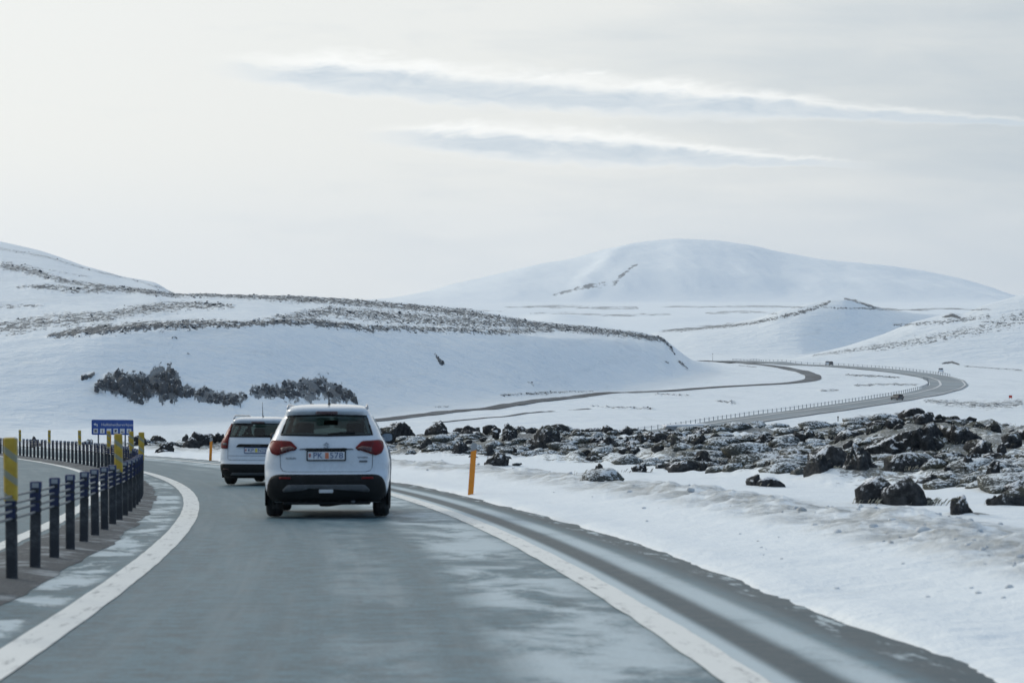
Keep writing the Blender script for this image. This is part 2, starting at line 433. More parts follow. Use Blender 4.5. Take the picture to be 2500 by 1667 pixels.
# bare rock on the far slopes: (points u,y,half thickness), density
BANDS = [
 ([(430,718,10),(600,722,12),(700,728,13),(850,737,13),(1000,751,13),(1150,768,13),(1300,794,12),(1500,813,12),(1620,830,9)], .62),
 ([(-100,808,26),(0,803,26),(115,787,25),(268,774,20),(344,759,20),(459,747,20),(574,750,7)], .55),
 ([(115,822,9),(210,810,17),(344,798,16),(478,793,17),(593,791,12),(689,785,12),(765,787,14),(850,797,13),(915,806,12)], .64),
 ([(640,778,4),(708,772,12),(804,760,20),(953,774,23),(1144,788,23),(1297,795,17),(1450,806,9)], .56),
 ([(860,800,10),(1000,803,12),(1106,806,13),(1240,811,10),(1355,807,9)], .56),
 ([(0,648,17),(77,663,14),(153,686,10),(268,702,9),(383,716,10),(440,722,9)], .58),
 ([(38,703,4),(115,701,12),(180,708,13),(268,706,13),(350,712,7)], .55),
 ([(-50,751,9),(0,751,10),(77,749,7),(110,748,3)], .52),
 ([(-50,597,6),(0,607,7),(115,628,6),(220,660,4),(330,686,4),(400,705,4)], .45),
 ([(0,632,3),(120,660,3),(215,676,3)], .42),
 ([(1575,822,3),(1600,826,5),(1625,836,6),(1640,852,7),(1648,866,3)], .66),
 ([(1655,880,4),(1670,893,6),(1684,904,4)], .62), ([(1618,880,3),(1636,888,3)], .6),
 ([(1600,811,3),(1715,799,7),(1830,790,7),(1906,775,8),(1964,760,9),(2013,742,8),(2030,735,4)], .58),
 ([(2060,729,3),(2085,733,6),(2136,751,5)], .66), ([(2130,750,4),(2200,758,3)], .61),
 ([(2300,774,2),(2323,769,7),(2345,775,2)], .80), ([(2180,795,6),(2300,785,8),(2420,770,10)], .49),
 ([(2120,850,14),(2260,830,18),(2400,800,26),(2520,770,30)], .47),
 ([(1980,868,5),(2080,855,9),(2180,838,12)], .49),
 ([(1230,750,2),(1355,748,7),(1450,752,6),(1560,752,5)], .55), ([(1290,765,4),(1400,766,5),(1520,770,5),(1640,768,4)], .53),
 ([(1000,760,3),(1100,756,4),(1240,760,3)], .53), ([(1600,750,3),(1800,748,3),(2000,750,3),(2200,757,4),(2420,755,3)], .55), ([(1720,765,3),(1800,760,4),(1900,765,4)], .53),
 ([(1350,722,6),(1420,705,12),(1500,690,14),(1530,660,8),(1560,640,5)], .54),
 ([(2250,978,6),(2330,985,12),(2420,990,14),(2500,985,14)], .53), ([(2085,1018,8),(2140,1020,9),(2200,1010,7)], .53),
 ([(2300,888,3),(2325,884,4),(2345,891,3)], .80), ([(2350,893,2),(2400,897,3),(2500,905,3)], .56),
 ([(2060,915,3),(2120,918,4),(2200,922,3)], .61), ([(2080,940,3),(2150,938,4),(2240,939,3)], .58), ([(2000,955,2),(2050,952,3)], .56),
 ([(1750,980,3),(1800,985,4)], .61), ([(1600,963,4),(1690,968,4)], .53), ([(1800,892,2),(1850,897,3)], .56),
 ([(1440,992,2),(1500,996,3),(1600,1000,3)], .56), ([(1220,965,4),(1300,962,5),(1450,956,3)], .53), ([(1060,995,3),(1100,992,3)], .53),
 ([(1285,930,5),(1310,945,2)], .49), ([(425,778,2),(428,835,3),(432,836,2)], .41), ([(452,866,2),(462,866,2)], .61), ([(418,828,3),(434,828,4)], .71),
]
CLIFFS = [
 ('dark jagged basalt cliff on the snowy hillside above the blue sign', [(235,938,3),(261,934,25),(301,935,31),(332,943,36),(371,940,37),(400,935,44),(420,936,50),(445,951,24)], .82),
 ('snow streaked lower cliff band on the hillside, right of the darkest cliff', [(449,955,20),(491,961,23),(537,970,21),(583,970,19),(606,968,10)], .58),
 ('broken cliff band on the hillside behind the nearer car roof', [(610,958,12),(645,953,19),(690,957,23),(730,954,28),(768,945,36),(800,950,33),(843,962,20),(873,975,5)], .60),
 ('small lone rock rib in the middle of the smooth snow slope', [(1056,862,3),(1064,872,8),(1076,884,8),(1084,890,3)], .66),
 ('two small dark rocks at the left end of the hillside cliff', [(200,922,4),(214,921,8),(232,911,5)], .7),
]
def band_val(u, y, pts):
    p = np.array(pts, float); yc = np.interp(u, p[:, 0], p[:, 1]); h = np.interp(u, p[:, 0], p[:, 2])
    ed = ss(u, p[0, 0]-8, p[0, 0]+6)*(1-ss(u, p[-1, 0]-6, p[-1, 0]+8))
    return np.clip(1.25-np.abs(y-yc)/np.maximum(h, .5)*0.85, 0, 1)*ed
CLIFF_OB = {}
def build_terrain():
    ui = np.arange(-160, 2661, 3.4)
    thi = np.arctan((ui-1250)/F)
    ext = np.geomspace(1, 60, 46)
    lo = thi[0] - (math.pi+thi[0])*(ext-1)/59.0; hi = thi[-1] + (math.pi-thi[-1])*(ext-1)/59.0
    th = np.concatenate([lo[1:][::-1], thi, hi[1:]]); th[0] = -math.pi; th[-1] = math.pi
    nc = len(th)
    thc = np.clip(th, math.atan((-350-1250)/F), math.atan((2850-1250)/F)); uc = 1250+F*np.tan(thc)
    Dl, _ = lay_at(uc)
    rows = []
    for d in np.concatenate([np.linspace(0.3, 9.0, 8), 1/np.linspace(1/9.6, 1/180.0, 330)]): rows.append(np.full(nc, d))
    for d in np.linspace(186, 296, 16): rows.append(np.full(nc, d))
    cnt = [10, 70, 110, 105, 8, 20, 75, 8, 10, 45, 26, 18, 40, 55, 5]
    seg = {}
    for k, n in enumerate(cnt):
        seg[k] = len(rows)
        for j in range(n): rows.append(Dl[k]+(Dl[k+1]-Dl[k])*j/n)
    rows.append(Dl[-1]); R = np.array(rows)
    rr = R/np.cos(thc)[None]
    X = rr*np.sin(th)[None]; Y = rr*np.cos(th)[None]
    sh = X.shape
    Z = np.zeros(sh); LV = np.zeros(sh); T = np.zeros(sh); U = np.zeros(sh)
    for i0 in range(0, sh[0], 60):
        z, lv, t, u, D = height(X[i0:i0+60].ravel(), Y[i0:i0+60].ravel(), True)
        n = z.size//nc
        Z[i0:i0+60] = z.reshape(n, nc); LV[i0:i0+60] = lv.reshape(n, nc); T[i0:i0+60] = t.reshape(n, nc); U[i0:i0+60] = u.reshape(n, nc)
    PY = HOR+F*(EYE-Z)/np.maximum(R, 1)
    # exposed rock
    bare = np.zeros(sh)
    wob = 5*fbm(X*0.02, Y*0.02, o=3, seed=61); 
    farm = (R > 400) & (np.abs(th)[None] < 0.6)
    for pts, dn in BANDS:
        bare = np.maximum(bare, np.where(farm, band_val(U+wob, PY+wob*0.6, pts)*dn, 0))
    cl = np.zeros(sh, int)
    hm = farm & (R > 430) & (R < 900)
    for i, (lab, pts, dn) in enumerate(CLIFFS):
        wj = 7*fbm(X*0.16, Y*0.16, Z*0.1, o=4, seed=67)+5*vn(X*0.45, Z*0.02, seed=68)
        b = np.where(hm, band_val(U+wob*.4+wj*.8, PY+wob*.5+wj*(1 if i < 3 else .35), pts), 0)
        bare = np.maximum(bare, b*dn); cl[b > 0.02] = i+1
    # rough relief where rock shows
    cm = np.clip(bare*1.6, 0, 1)*hm*np.where(cl > 3, .35, 1)
    rough = fbm(X*0.35, Y*0.35, Z*0.18, o=4, seed=71)
    tall = np.where(cl > 0, 1.9, 0.5)
    Y2 = Y - cm*np.where(cl > 0, 1.2+2.4*np.abs(rough)+2.2*vn(X*0.30, Y*0.04, seed=73), 0.0)
    Z2 = Z + cm*np.where(cl > 0, 1.1*rough*0.6, 0.55*np.abs(rough)*2)
    me_v = np.stack([X, Y2, Z2], -1)
    idx = np.arange(sh[0]*nc).reshape(sh)
    def sub(name, r0, r1, mat, mask=None, invert=False, at_names=True):
        a = idx[r0:r1, :-1]; b = idx[r0:r1, 1:]; c = idx[r0+1:r1+1, 1:]; d = idx[r0+1:r1+1, :-1]
        q = np.stack([a, b, c, d], -1).reshape(-1, 4)
        if mask is not None:
            mk = mask[r0:r1, :-1].ravel(); q = q[~mk] if invert else q[mk]
        used, inv = np.unique(q.ravel(), return_inverse=True)
        me = mesh_np(name, me_v.reshape(-1, 3)[used], inv.reshape(-1, 4))
        for nm, arr in (('bare', bare), ('lava', LV), ('t', T)):
            at_ = me.attributes.new(nm, 'FLOAT', 'POINT'); at_.data.foreach_set('value', arr.reshape(-1)[used].astype(np.float32))
        return link(name, me, mat)
    rn = seg[0]
    global HILL_BARE
    HILL_BARE = (X.ravel(), Y2.ravel(), Z2.ravel(), np.where((R > 430) & (R < 1500) & (np.abs(th)[None] < .24), bare, 0).ravel(), cl.ravel(), R.ravel())
    tag(sub('ground', 0, rn, MATS['snow_near']), kind='structure')
    tag(sub('valley_floor', rn, seg[2], MATS['snow_hill'], cl > 0, True), kind='structure')
    tag(sub('hill', seg[2], seg[7], MATS['snow_hill'], cl > 0, True), kind='structure')
    tag(sub('plain', seg[7], seg[12], MATS['snow_far']), kind='structure')
    tag(sub('mountain', seg[12], sh[0]-1, MATS['snow_far']), kind='structure')
    for i, (lab, pts, dn) in enumerate(CLIFFS):
        if np.any(cl == i+1): CLIFF_OB[i+1] = tag(sub('cliff', rn, seg[7], MATS['snow_cliff'], cl == i+1), lab, 'cliff', 'dark rock showing on the snowy hillside')

# ------------------------------------------------------------------ terrain materials
SNOW = (0.80, 0.855, 0.895)
def snow_near():
    m, b = new_mat('snow_near'); p = geom('Position'); x, y, z = sep(p)
    lava = S(attr('lava').outputs['Fac']); t = S(attr('t').outputs['Fac'])
    nz = sep(geom('Normal'))[2]
    w = noise(xyz(x*1.0, y*1.8, z*3.0), 0.8, 6.0, 0.65, 0.5)
    fine = noise(xyz(x*1.0, y*0.6, z*2.0), 9.0, 4.0, 0.7)
    big = noise(p, 0.10, 3.0); pch = noise(xyz(x*0.7, y*0.35, 0.0), 0.42, 4.0, 0.6, 0.5)
    streak = noise(xyz(x*0.8 + y*0.3, y*1.1, z*4.0), 3.6, 7.0, 0.78, 0.6)
    # heath and moss in the lava field
    veg = step(w*0.65 + fine*0.60 + streak*0.60 + (lava-1.0)*0.5 + (pch-0.5)*1.0, 0.815, 0.905)*step(lava, 0.15, 0.6)
    vc = mix(step(noise(p, 0.55, 4.0), 0.42, 0.62), (0.095, 0.108, 0.108), (0.140, 0.134, 0.092))
    vc = mix(step(fine*0.5 + streak*0.5, 0.42, 0.58), (0.026, 0.030, 0.034), vc)
    vc = mix(step(noise(p, 14.0, 3.0, 0.7), 0.52, 0.66)*0.65, vc, (0.55, 0.60, 0.63))
    # dirty windrow along the road
    bt = step(t, 6.6, 7.6)*step(t, 10.2, 8.7)
    dirty = step(noise(xyz(x, y*0.9, z*4.0), 1.3, 6.0, 0.68)*0.75 + streak*0.35, 0.44, 0.66)*bt
    far_d = step(noise(xyz(x*0.35, y*1.3, 0.0), 1.6, 6.0, 0.7), 0.53, 0.75)*step(t, 8.0, 10.0)*step(t, 15.0, 11.5)*0.35
    grit = step(noise(xyz(x, y, 0.0), 1.1, 5.0, 0.75), 0.52, 0.75)*step(t, 6.8, 5.0)*0.16
    col = mix(step(big, 0.3, 0.7), (0.77, 0.825, 0.865), SNOW)
    col = mix((dirty*0.80).clamp(), col, mix(step(fine, 0.3, 0.6), (0.13, 0.145, 0.15), (0.35, 0.36, 0.345)))
    col = mix((far_d + grit).clamp(), col, (0.33, 0.34, 0.34))
    col = mix((veg*0.92).clamp(), col, vc)
    setc(b, 'Base Color', col); setc(b, 'Roughness', 0.62); b.inputs['Specular IOR Level'].default_value = 0.3
    bump(b, noise(xyz(x, y*1.6, z), 2.6, 6.0, 0.6) + fine*0.35 + streak*dirty*1.2, 0.55, 0.10)
def snow_hill(name='snow_hill', ky=0.4, kz=0.55, add=0.0):
    m, b = new_mat(name); p = geom('Position'); x, y, z = sep(p)
    bare = S(attr('bare').outputs['Fac'])
    n = noise(xyz(x, y*0.6, z*0.55), 0.42, 7.0, 0.68, 0.6)
    n2 = noise(xyz(x*1.0, y*ky, z*kz), 1.1, 5.0, 0.72)
    mask = step(bare*0.92 + add + (n-0.5)*1.15 + (n2-0.5)*1.25, 0.44, 0.58)
    mask = mask*step(bare, 0.02, 0.16)
    wisp = step(noise(xyz(x*0.5, y*0.12, z*2.0), 0.09, 7.0, 0.7, 0.8), 0.50, 0.78)*0.30
    rc = mix(step(n2, 0.35, 0.65), (0.028, 0.036, 0.047), (0.082, 0.096, 0.108))
    rc = mix(step(bare, 0.66, 0.42)*0.7, rc, mix(n2, (0.085, 0.112, 0.140), (0.22, 0.265, 0.305)))
    col = mix(wisp, SNOW, (0.36, 0.42, 0.47))
    col = mix((mask*0.93).clamp(), col, rc)
    setc(b, 'Base Color', col); setc(b, 'Roughness', 0.65); b.inputs['Specular IOR Level'].default_value = 0.25
    bump(b, noise(xyz(x*0.6, y, z*1.6), 0.14, 8.0, 0.62) + mask*n*0.5, 1.0, 2.2)
def snow_far():
    m, b = new_mat('snow_far'); p = geom('Position'); x, y, z = sep(p)
    bare = S(attr('bare').outputs['Fac'])
    n = noise(xyz(x, y*0.5, z*1.5), 0.05, 7.0, 0.7, 0.5)
    mask = step(bare + (n-0.5)*1.5, 0.42, 0.62)*step(bare, 0.02, 0.16)
    spk = step(noise(xyz(x, y*0.4, z*2.0), 0.013, 8.0, 0.72), 0.60, 0.78)*0.25
    col = mix(spk, SNOW, (0.35, 0.38, 0.42)); col = mix((mask*0.85).clamp(), col, (0.10, 0.105, 0.11))
    setc(b, 'Base Color', col); setc(b, 'Roughness', 0.7); b.inputs['Specular IOR Level'].default_value = 0.2
    bump(b, noise(p, 0.026, 6.0, 0.6), 0.4, 4.0)
def at_near(px, py):
    D = np.geomspace(18, 165, 900); X = (px-1250)/F*D; z, lv, t, u, _ = height(X, D, True); y = HOR+F*(EYE-z)/D
    ok = np.where((y <= py) & (t > 5.6))[0]; k = ok[0] if len(ok) else (int(np.argmin(np.where(t > 5.6, y, 9e9))) if np.any(t > 5.6) else 890)
    return Vector((X[k], D[k], z[k]))
ROCKS = [  # x0, x1, top, base, label
 (917,1017,1022,1072,'long slanting dark rock just right of the SUV door mirror'),
 (1038,1104,1027,1060,'rounded dark knoll left of the two rocks above the orange post'),
 (1121,1178,1035,1062,'low jagged rock on the skyline straight above the leaning orange post'),
 (1203,1222,1049,1066,'small rock nestled against the left side of the round skyline boulder'),
 (1218,1268,1032,1068,'round dark boulder on the skyline right of the leaning orange post'),
 (1268,1385,1038,1096,'big hump backed rock with a snow drift below its face'),
 (1104,1153,1077,1104,'dark speckled rock directly behind the orange post tip'),
 (1178,1208,1081,1107,'brown dark boulder just right of the orange post tip'),
 (1025,1058,1068,1096,'narrow dark ridge of rock sloping down between the SUV and the orange post'),
 (1185,1250,1103,1138,'moss covered rock heap low on the slope right of the orange post'),
 (1249,1262,1091,1107,'small upright dark stone under the hump backed rock'),
 (1471,1497,1064,1094,'pointed brown wedge of rock standing on edge'),
 (1440,1474,1060,1080,'speckled low rock just left of the pointed brown wedge'),
 (1368,1425,1066,1080,'flat low rock rim on the skyline between hump backed rock and wedge'),
 (1514,1606,1056,1088,'broad snow dusted rock right of the pointed wedge'),
 (1629,1766,1053,1090,'long dark rock wall in front of the valley road'),
 (1836,1898,1050,1086,'pyramid shaped snowy rock right of the long dark wall'),
 (1693,1735,1100,1128,'blocky dark boulder below the long rock wall'),
 (1702,1727,1126,1150,'small dark stone right below the blocky boulder'),
 (1808,1844,1096,1122,'rough dark boulder below the pyramid shaped rock'),
 (1822,1872,1157,1187,'tilted dark rock poking out of the snow in front of the lava field'),
 (1445,1492,1131,1168,'ragged stony mound at the left front of the lava field'),
 (1541,1584,1130,1155,'dark stones capped with moss in the middle front of the lava field'),
 (1928,2024,1046,1080,'dark rock with a little pinnacle on the skyline'),
 (2101,2400,1031,1100,'huge dark lava wall, the largest rock of the field'),
 (2380,2440,1072,1112,'snow streaked right end of the huge lava wall sloping down'),
 (2043,2150,1079,1160,'big dark boulder in front of the left end of the lava wall'),
 (2140,2262,1074,1122,'row of mossy rocks under the lava wall above the smooth drift'),
 (1964,2044,1088,1168,'ragged dark outcrop left of the big boulder'),
 (2340,2388,1110,1158,'dark upright block in the snow right of the smooth drift'),
 (2295,2345,1130,1158,'low snow covered rock leaning against the upright block'),
 (2311,2372,1208,1262,'nearest dark rock cluster on the open snow'),
 (2433,2457,1078,1100,'small dark rock by itself near the right picture edge skyline'),
 (2405,2446,1122,1178,'dark mossy rock at the right picture edge below the upright block'),
 (2418,2449,1203,1236,'dark rock with an overhang at the right edge of the snow'),
 (2158,2184,1212,1232,'small dark stones alone in the snow left of the nearest cluster'),
 (2225,2250,1222,1233,'tiny arched stone between the small stones and the nearest cluster'),
 (365,412,1061,1082,'dark mossy rock right of the nearest barrier bend'),
 (377,424,1078,1108,'mossy dark rock low on the bank left of the estate car'),
 (442,462,1055,1074,'small reddish dark knob on the bank left of the estate car'),
 (462,522,1051,1084,'broad dark rock on the bank just left of the estate car'),
 (522,548,1055,1074,'dark rock partly behind the estate car roof pillar'),
 (311,362,1059,1090,'dark mound behind the right leg of the blue sign'),
 (197,232,1069,1085,'low dark ridge of rock left of the blue sign legs'),
 (70,98,1061,1094,'lone dark rock sticking up behind the far barrier posts'),
]
PLACED = []
for (x0, x1, yt, yb, lab) in ROCKS:
    p = at_near((x0+x1)/2, yb); k = p.y/F; W = (x1-x0)*k; H = max(.45*(yb-yt)*k, EYE-(yt-HOR)*k-p.z)
    PLACED.append((p, W, H, lab))
MOUNDS = [(p.x+.1*W, p.y+.1, W*.62+.25, min(W*.6, H*1.8)+.25, H*.20) for p, W, H, lab in PLACED]
snow_near(); snow_hill(); snow_hill('snow_cliff', 0.10, 0.12, 0.13); snow_far()
build_terrain()

# ------------------------------------------------------------------ the road we drive on
def ribbon(name, t0, t1, dz, mat, Y0=-25.0, Y1=190.0, n=420, nt=1, crown=0.0, wav=0.0, seed=0):
    Ys = np.concatenate([np.linspace(Y0, 12, 24), np.linspace(12.3, Y1, n)])
    ts = np.linspace(0, 1, nt+1); V = []; ST = []
    s_arc = np.concatenate([[0], np.cumsum(np.hypot(np.diff(xl(Ys)), np.diff(Ys)))])
    for i, Yc in enumerate(Ys):
        e0 = wav*float(fbm(np.array([Yc*1.3]), np.array([seed+.5]), o=3, seed=seed+90)[0]) if wav else 0
        e1 = wav*float(fbm(np.array([Yc*1.3]), np.array([seed+9.5]), o=3, seed=seed+95)[0]) if wav else 0
        for q in ts:
            t = (t0+e0) + ((t1+e1)-(t0+e0))*q
            X, Y = road_pt(Yc, t); V.append((X, Y, float(road_z(Y))+dz+crown*math.sin(math.pi*q))); ST.append((t, s_arc[i], 0))
    k = nt+1
    Q = [(i*k+j, i*k+j+1, (i+1)*k+j+1, (i+1)*k+j) for i in range(len(Ys)-1) for j in range(nt)]
    me = mesh_np(name, np.array(V), np.array(Q))
    a = me.attributes.new('st', 'FLOAT_VECTOR', 'POINT'); a.data.foreach_set('vector', np.array(ST, dtype=np.float32).ravel())
    return link(name, me, mat)
def road_mats():
    m, b = new_mat('asphalt'); st = S(attr('st').outputs['Vector']); t, s, _ = sep(st); p = geom('Position')
    agg = noise(p, 38.0, 4.0, 0.75); med = noise(p, 5.0, 6.0, 0.7); lng = noise(xyz(t*3.2, s*0.10, 0.0), 1.0, 6.0, 0.65)
    pat = noise(xyz(t*0.9, s*0.5, 3.0), 1.2, 6.0, 0.68, 0.4)
    base = mix(step(agg*0.5 + med*0.5, 0.40, 0.60), (0.026, 0.062, 0.083), (0.115, 0.202, 0.245))
    base = mix(step(lng, 0.42, 0.72)*0.55, base, (0.155, 0.215, 0.245))
    # wheel paths polished darker, drifted snow dust between them and along the edges
    wob = (lng-0.5)*0.5
    def band(c, w, soft): return step((t + wob*0.16 - c).abs(), w+soft, w)
    dust = band(2.05, 0.16, 0.40)*0.34*step(pat, 0.35, 0.6) + band(3.30, 0.22, 0.65)*0.85*step(pat, 0.34, 0.60)
    dust = dust + band(4.56, 0.03, 0.22)*0.85*step(pat, 0.05, 0.5) + step(t, 3.95, 4.05)*step(t, 4.22, 4.08)*0.9
    dust = dust + band(-0.42, 0.12, 0.22)*step(pat, 0.46, 0.60)*1.1
    dust = dust + step(t, 4.80, 5.02)*step(noise(xyz(t*5.0, s*0.9, 5.0), 1.0, 5.0, 0.7), 0.50, 0.66)*0.9
    opp = step(t, -2.0, -2.4)*step(pat, 0.42, 0.70)*0.40
    sn = step((dust + opp)*(0.55 + agg*0.9), 0.05, 1.0)
    base = mix(step(t, 4.10, 4.22)*step(t, 4.50, 4.36)*0.85, base, (0.022, 0.044, 0.058))
    base = mix(step(t, 4.72, 4.95)*0.8, base, (0.024, 0.046, 0.060))
    col = mix((sn*0.85).clamp(), base, (0.56, 0.645, 0.685))
    setc(b, 'Base Color', col); setc(b, 'Roughness', step(agg*0.5 + med*0.5 + sn*0.2, 0.2, 0.9, 0.42, 0.74)); b.inputs['Specular IOR Level'].default_value = 0.36
    bump(b, agg + med*0.25, 0.35, 0.012)
    m, b = new_mat('road_paint'); st = S(attr('st').outputs['Vector']); t, s, _ = sep(st); p = geom('Position')
    w = noise(xyz(t*9.0, s*1.6, 0.0), 1.0, 6.0, 0.72); agg = noise(p, 60.0, 3.0, 0.7)
    wear = step(w*0.8 + agg*0.3, 0.57, 0.72)
    col = mix(wear*0.75, (0.74, 0.755, 0.735), (0.13, 0.14, 0.15)); setc(b, 'Base Color', col); setc(b, 'Roughness', 0.6); bump(b, agg, 0.3, 0.01)
    m, b = new_mat('gravel'); p = geom('Position'); st = S(attr('st').outputs['Vector']); t, s, _ = sep(st)
    g = noise(p, 30.0, 4.0, 0.75); q = noise(p, 1.6, 5.0, 0.65)
    col = mix(step(g, 0.3, 0.7), (0.040, 0.046, 0.052), (0.112, 0.124, 0.134))
    col = mix(step(q, 0.50, 0.66)*0.5, col, (0.50, 0.55, 0.58)); setc(b, 'Base Color', col); setc(b, 'Roughness', 0.85); bump(b, g + q, 0.7, 0.03)
road_mats()
tag(ribbon('road', -10.7, 5.25, 0.0, MATS['asphalt'], nt=30), kind='structure')
tag(ribbon('edge_line', -0.13, 0.13, 0.006, MATS['road_paint'], nt=3, wav=0.012, seed=1), kind='structure')
tag(ribbon('edge_line', 3.78, 4.02, 0.006, MATS['road_paint'], nt=3, wav=0.02, seed=2), kind='structure')
tag(ribbon('edge_line', -1.86, -1.66, 0.006, MATS['road_paint'], nt=3, wav=0.02, seed=3), kind='structure')
tag(ribbon('median_strip', -1.58, -0.62, 0.004, MATS['gravel'], nt=8, crown=0.035, wav=0.10, seed=4), kind='structure')

# ------------------------------------------------------------------ plain materials
plain('post_black', (0.020, 0.024, 0.030), 0.55, dirt=((0.20, 0.21, 0.22), 9.0, 0.35))
plain('cap_blue', (0.016, 0.032, 0.105), 0.5, dirt=((0.10, 0.14, 0.20), 14.0, 0.8))
plain('clip_navy', (0.012, 0.022, 0.075), 0.5)
plain('steel_cable', (0.16, 0.18, 0.20), 0.5, metal=0.6)
plain('reflector_grey', (0.30, 0.32, 0.34), 0.35)
plain('orange_plastic', (0.80, 0.27, 0.012), 0.5, dirt=((0.55, 0.30, 0.12), 7.0, 0.35))
plain('far_post', (0.24, 0.27, 0.30), 0.6)
plain('sign_blue', (0.012, 0.060, 0.28), 0.4, scale=2.0)
plain('sign_white', (0.62, 0.64, 0.66), 0.5)
plain('sign_dark', (0.03, 0.03, 0.035), 0.5)
plain('galvanised', (0.13, 0.145, 0.16), 0.55, metal=0.3)
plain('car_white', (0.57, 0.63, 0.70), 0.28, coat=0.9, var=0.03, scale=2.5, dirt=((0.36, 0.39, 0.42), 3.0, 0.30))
plain('trim_black', (0.007, 0.008, 0.009), 0.6, dirt=((0.04, 0.043, 0.047), 5.0, 0.25), spec=0.25)
plain('trim_grey', (0.085, 0.092, 0.10), 0.5)
plain('rubber', (0.014, 0.014, 0.015), 0.75, dirt=((0.12, 0.12, 0.12), 8.0, 0.4))
plain('rim_metal', (0.30, 0.31, 0.32), 0.4, metal=0.8)
plain('lamp_red', (0.17, 0.004, 0.006), 0.35, var=0.3, scale=9.0, spec=0.25)
plain('lamp_dark', (0.050, 0.006, 0.008), 0.2, coat=0.6)
plain('lamp_clear', (0.55, 0.57, 0.60), 0.15, coat=1.0)
plain('plate_white', (0.62, 0.65, 0.70), 0.4)
plain('plate_blue', (0.04, 0.085, 0.22), 0.5)
plain('sticker_orange', (0.62, 0.20, 0.10), 0.5)
plain('sticker_yellow', (0.65, 0.55, 0.10), 0.5)
plain('seam', (0.10, 0.115, 0.135), 0.6)
plain('seat_cloth', (0.018, 0.019, 0.021), 0.9)
plain('chrome', (0.42, 0.44, 0.47), 0.2, metal=0.9)
plain('mirror_glass', (0.20, 0.23, 0.26), 0.08, metal=0.9, var=0.02)
plain('concrete', (0.30, 0.31, 0.31), 0.85, scale=0.6)
plain('red_board', (0.55, 0.05, 0.025), 0.5)
plain('jacket', (0.025, 0.027, 0.032), 0.9)
plain('dark_asphalt', (0.046, 0.062, 0.080), 0.7, scale=0.08, var=0.3, dirt=((0.45, 0.49, 0.52), 0.02, 0.75))
plain('grey_asphalt', (0.23, 0.285, 0.325), 0.6, scale=0.05, var=0.25, dirt=((0.45, 0.48, 0.50), 0.03, 0.55))
def glass_mat():
    m = bpy.data.materials.new('tinted_glass'); m.use_nodes = True; S.nt = m.node_tree; MATS['tinted_glass'] = m
    for n in list(S.nt.nodes): S.nt.nodes.remove(n)
    tr = S.nt.nodes.new('ShaderNodeBsdfTransparent'); gl = S.nt.nodes.new('ShaderNodeBsdfGlossy'); gl.inputs['Roughness'].default_value = 0.03
    n = noise(texco('Object'), 3.0, 4.0)
    c = mix(n, (0.20, 0.255, 0.25), (0.27, 0.33, 0.32)); S.nt.links.new(c.k, tr.inputs[0]); gl.inputs[0].default_value = (0.9, 0.95, 1, 1)
    lw = S.nt.nodes.new('ShaderNodeLayerWeight'); lw.inputs[0].default_value = 0.5; f_ = S(lw.outputs['Facing']); f_ = f_*f_*f_*f_*0.5 + 0.035
    mx = S.nt.nodes.new('ShaderNodeMixShader'); S.nt.links.new(f_.k, mx.inputs[0]); S.nt.links.new(tr.outputs[0], mx.inputs[1]); S.nt.links.new(gl.outputs[0], mx.inputs[2])
    o = S.nt.nodes.new('ShaderNodeOutputMaterial'); S.nt.links.new(mx.outputs[0], o.inputs[0])
glass_mat()
def sleeve_mat():
    m, b = new_mat('marker_sleeve'); x, y, z = sep(texco('Object'))
    q = S.m('FRACT', (z + x*0.8)*5.2 + 0.35)
    grey = step(q, 0.66, 0.70)
    n = noise(texco('Object'), 12.0, 5.0)
    c = mix(grey, mix(step(n, 0.35, 0.7), (0.42, 0.275, 0.025), (0.54, 0.37, 0.04)), (0.27, 0.265, 0.19))
    setc(b, 'Base Color', c); setc(b, 'Roughness', 0.5)
sleeve_mat()

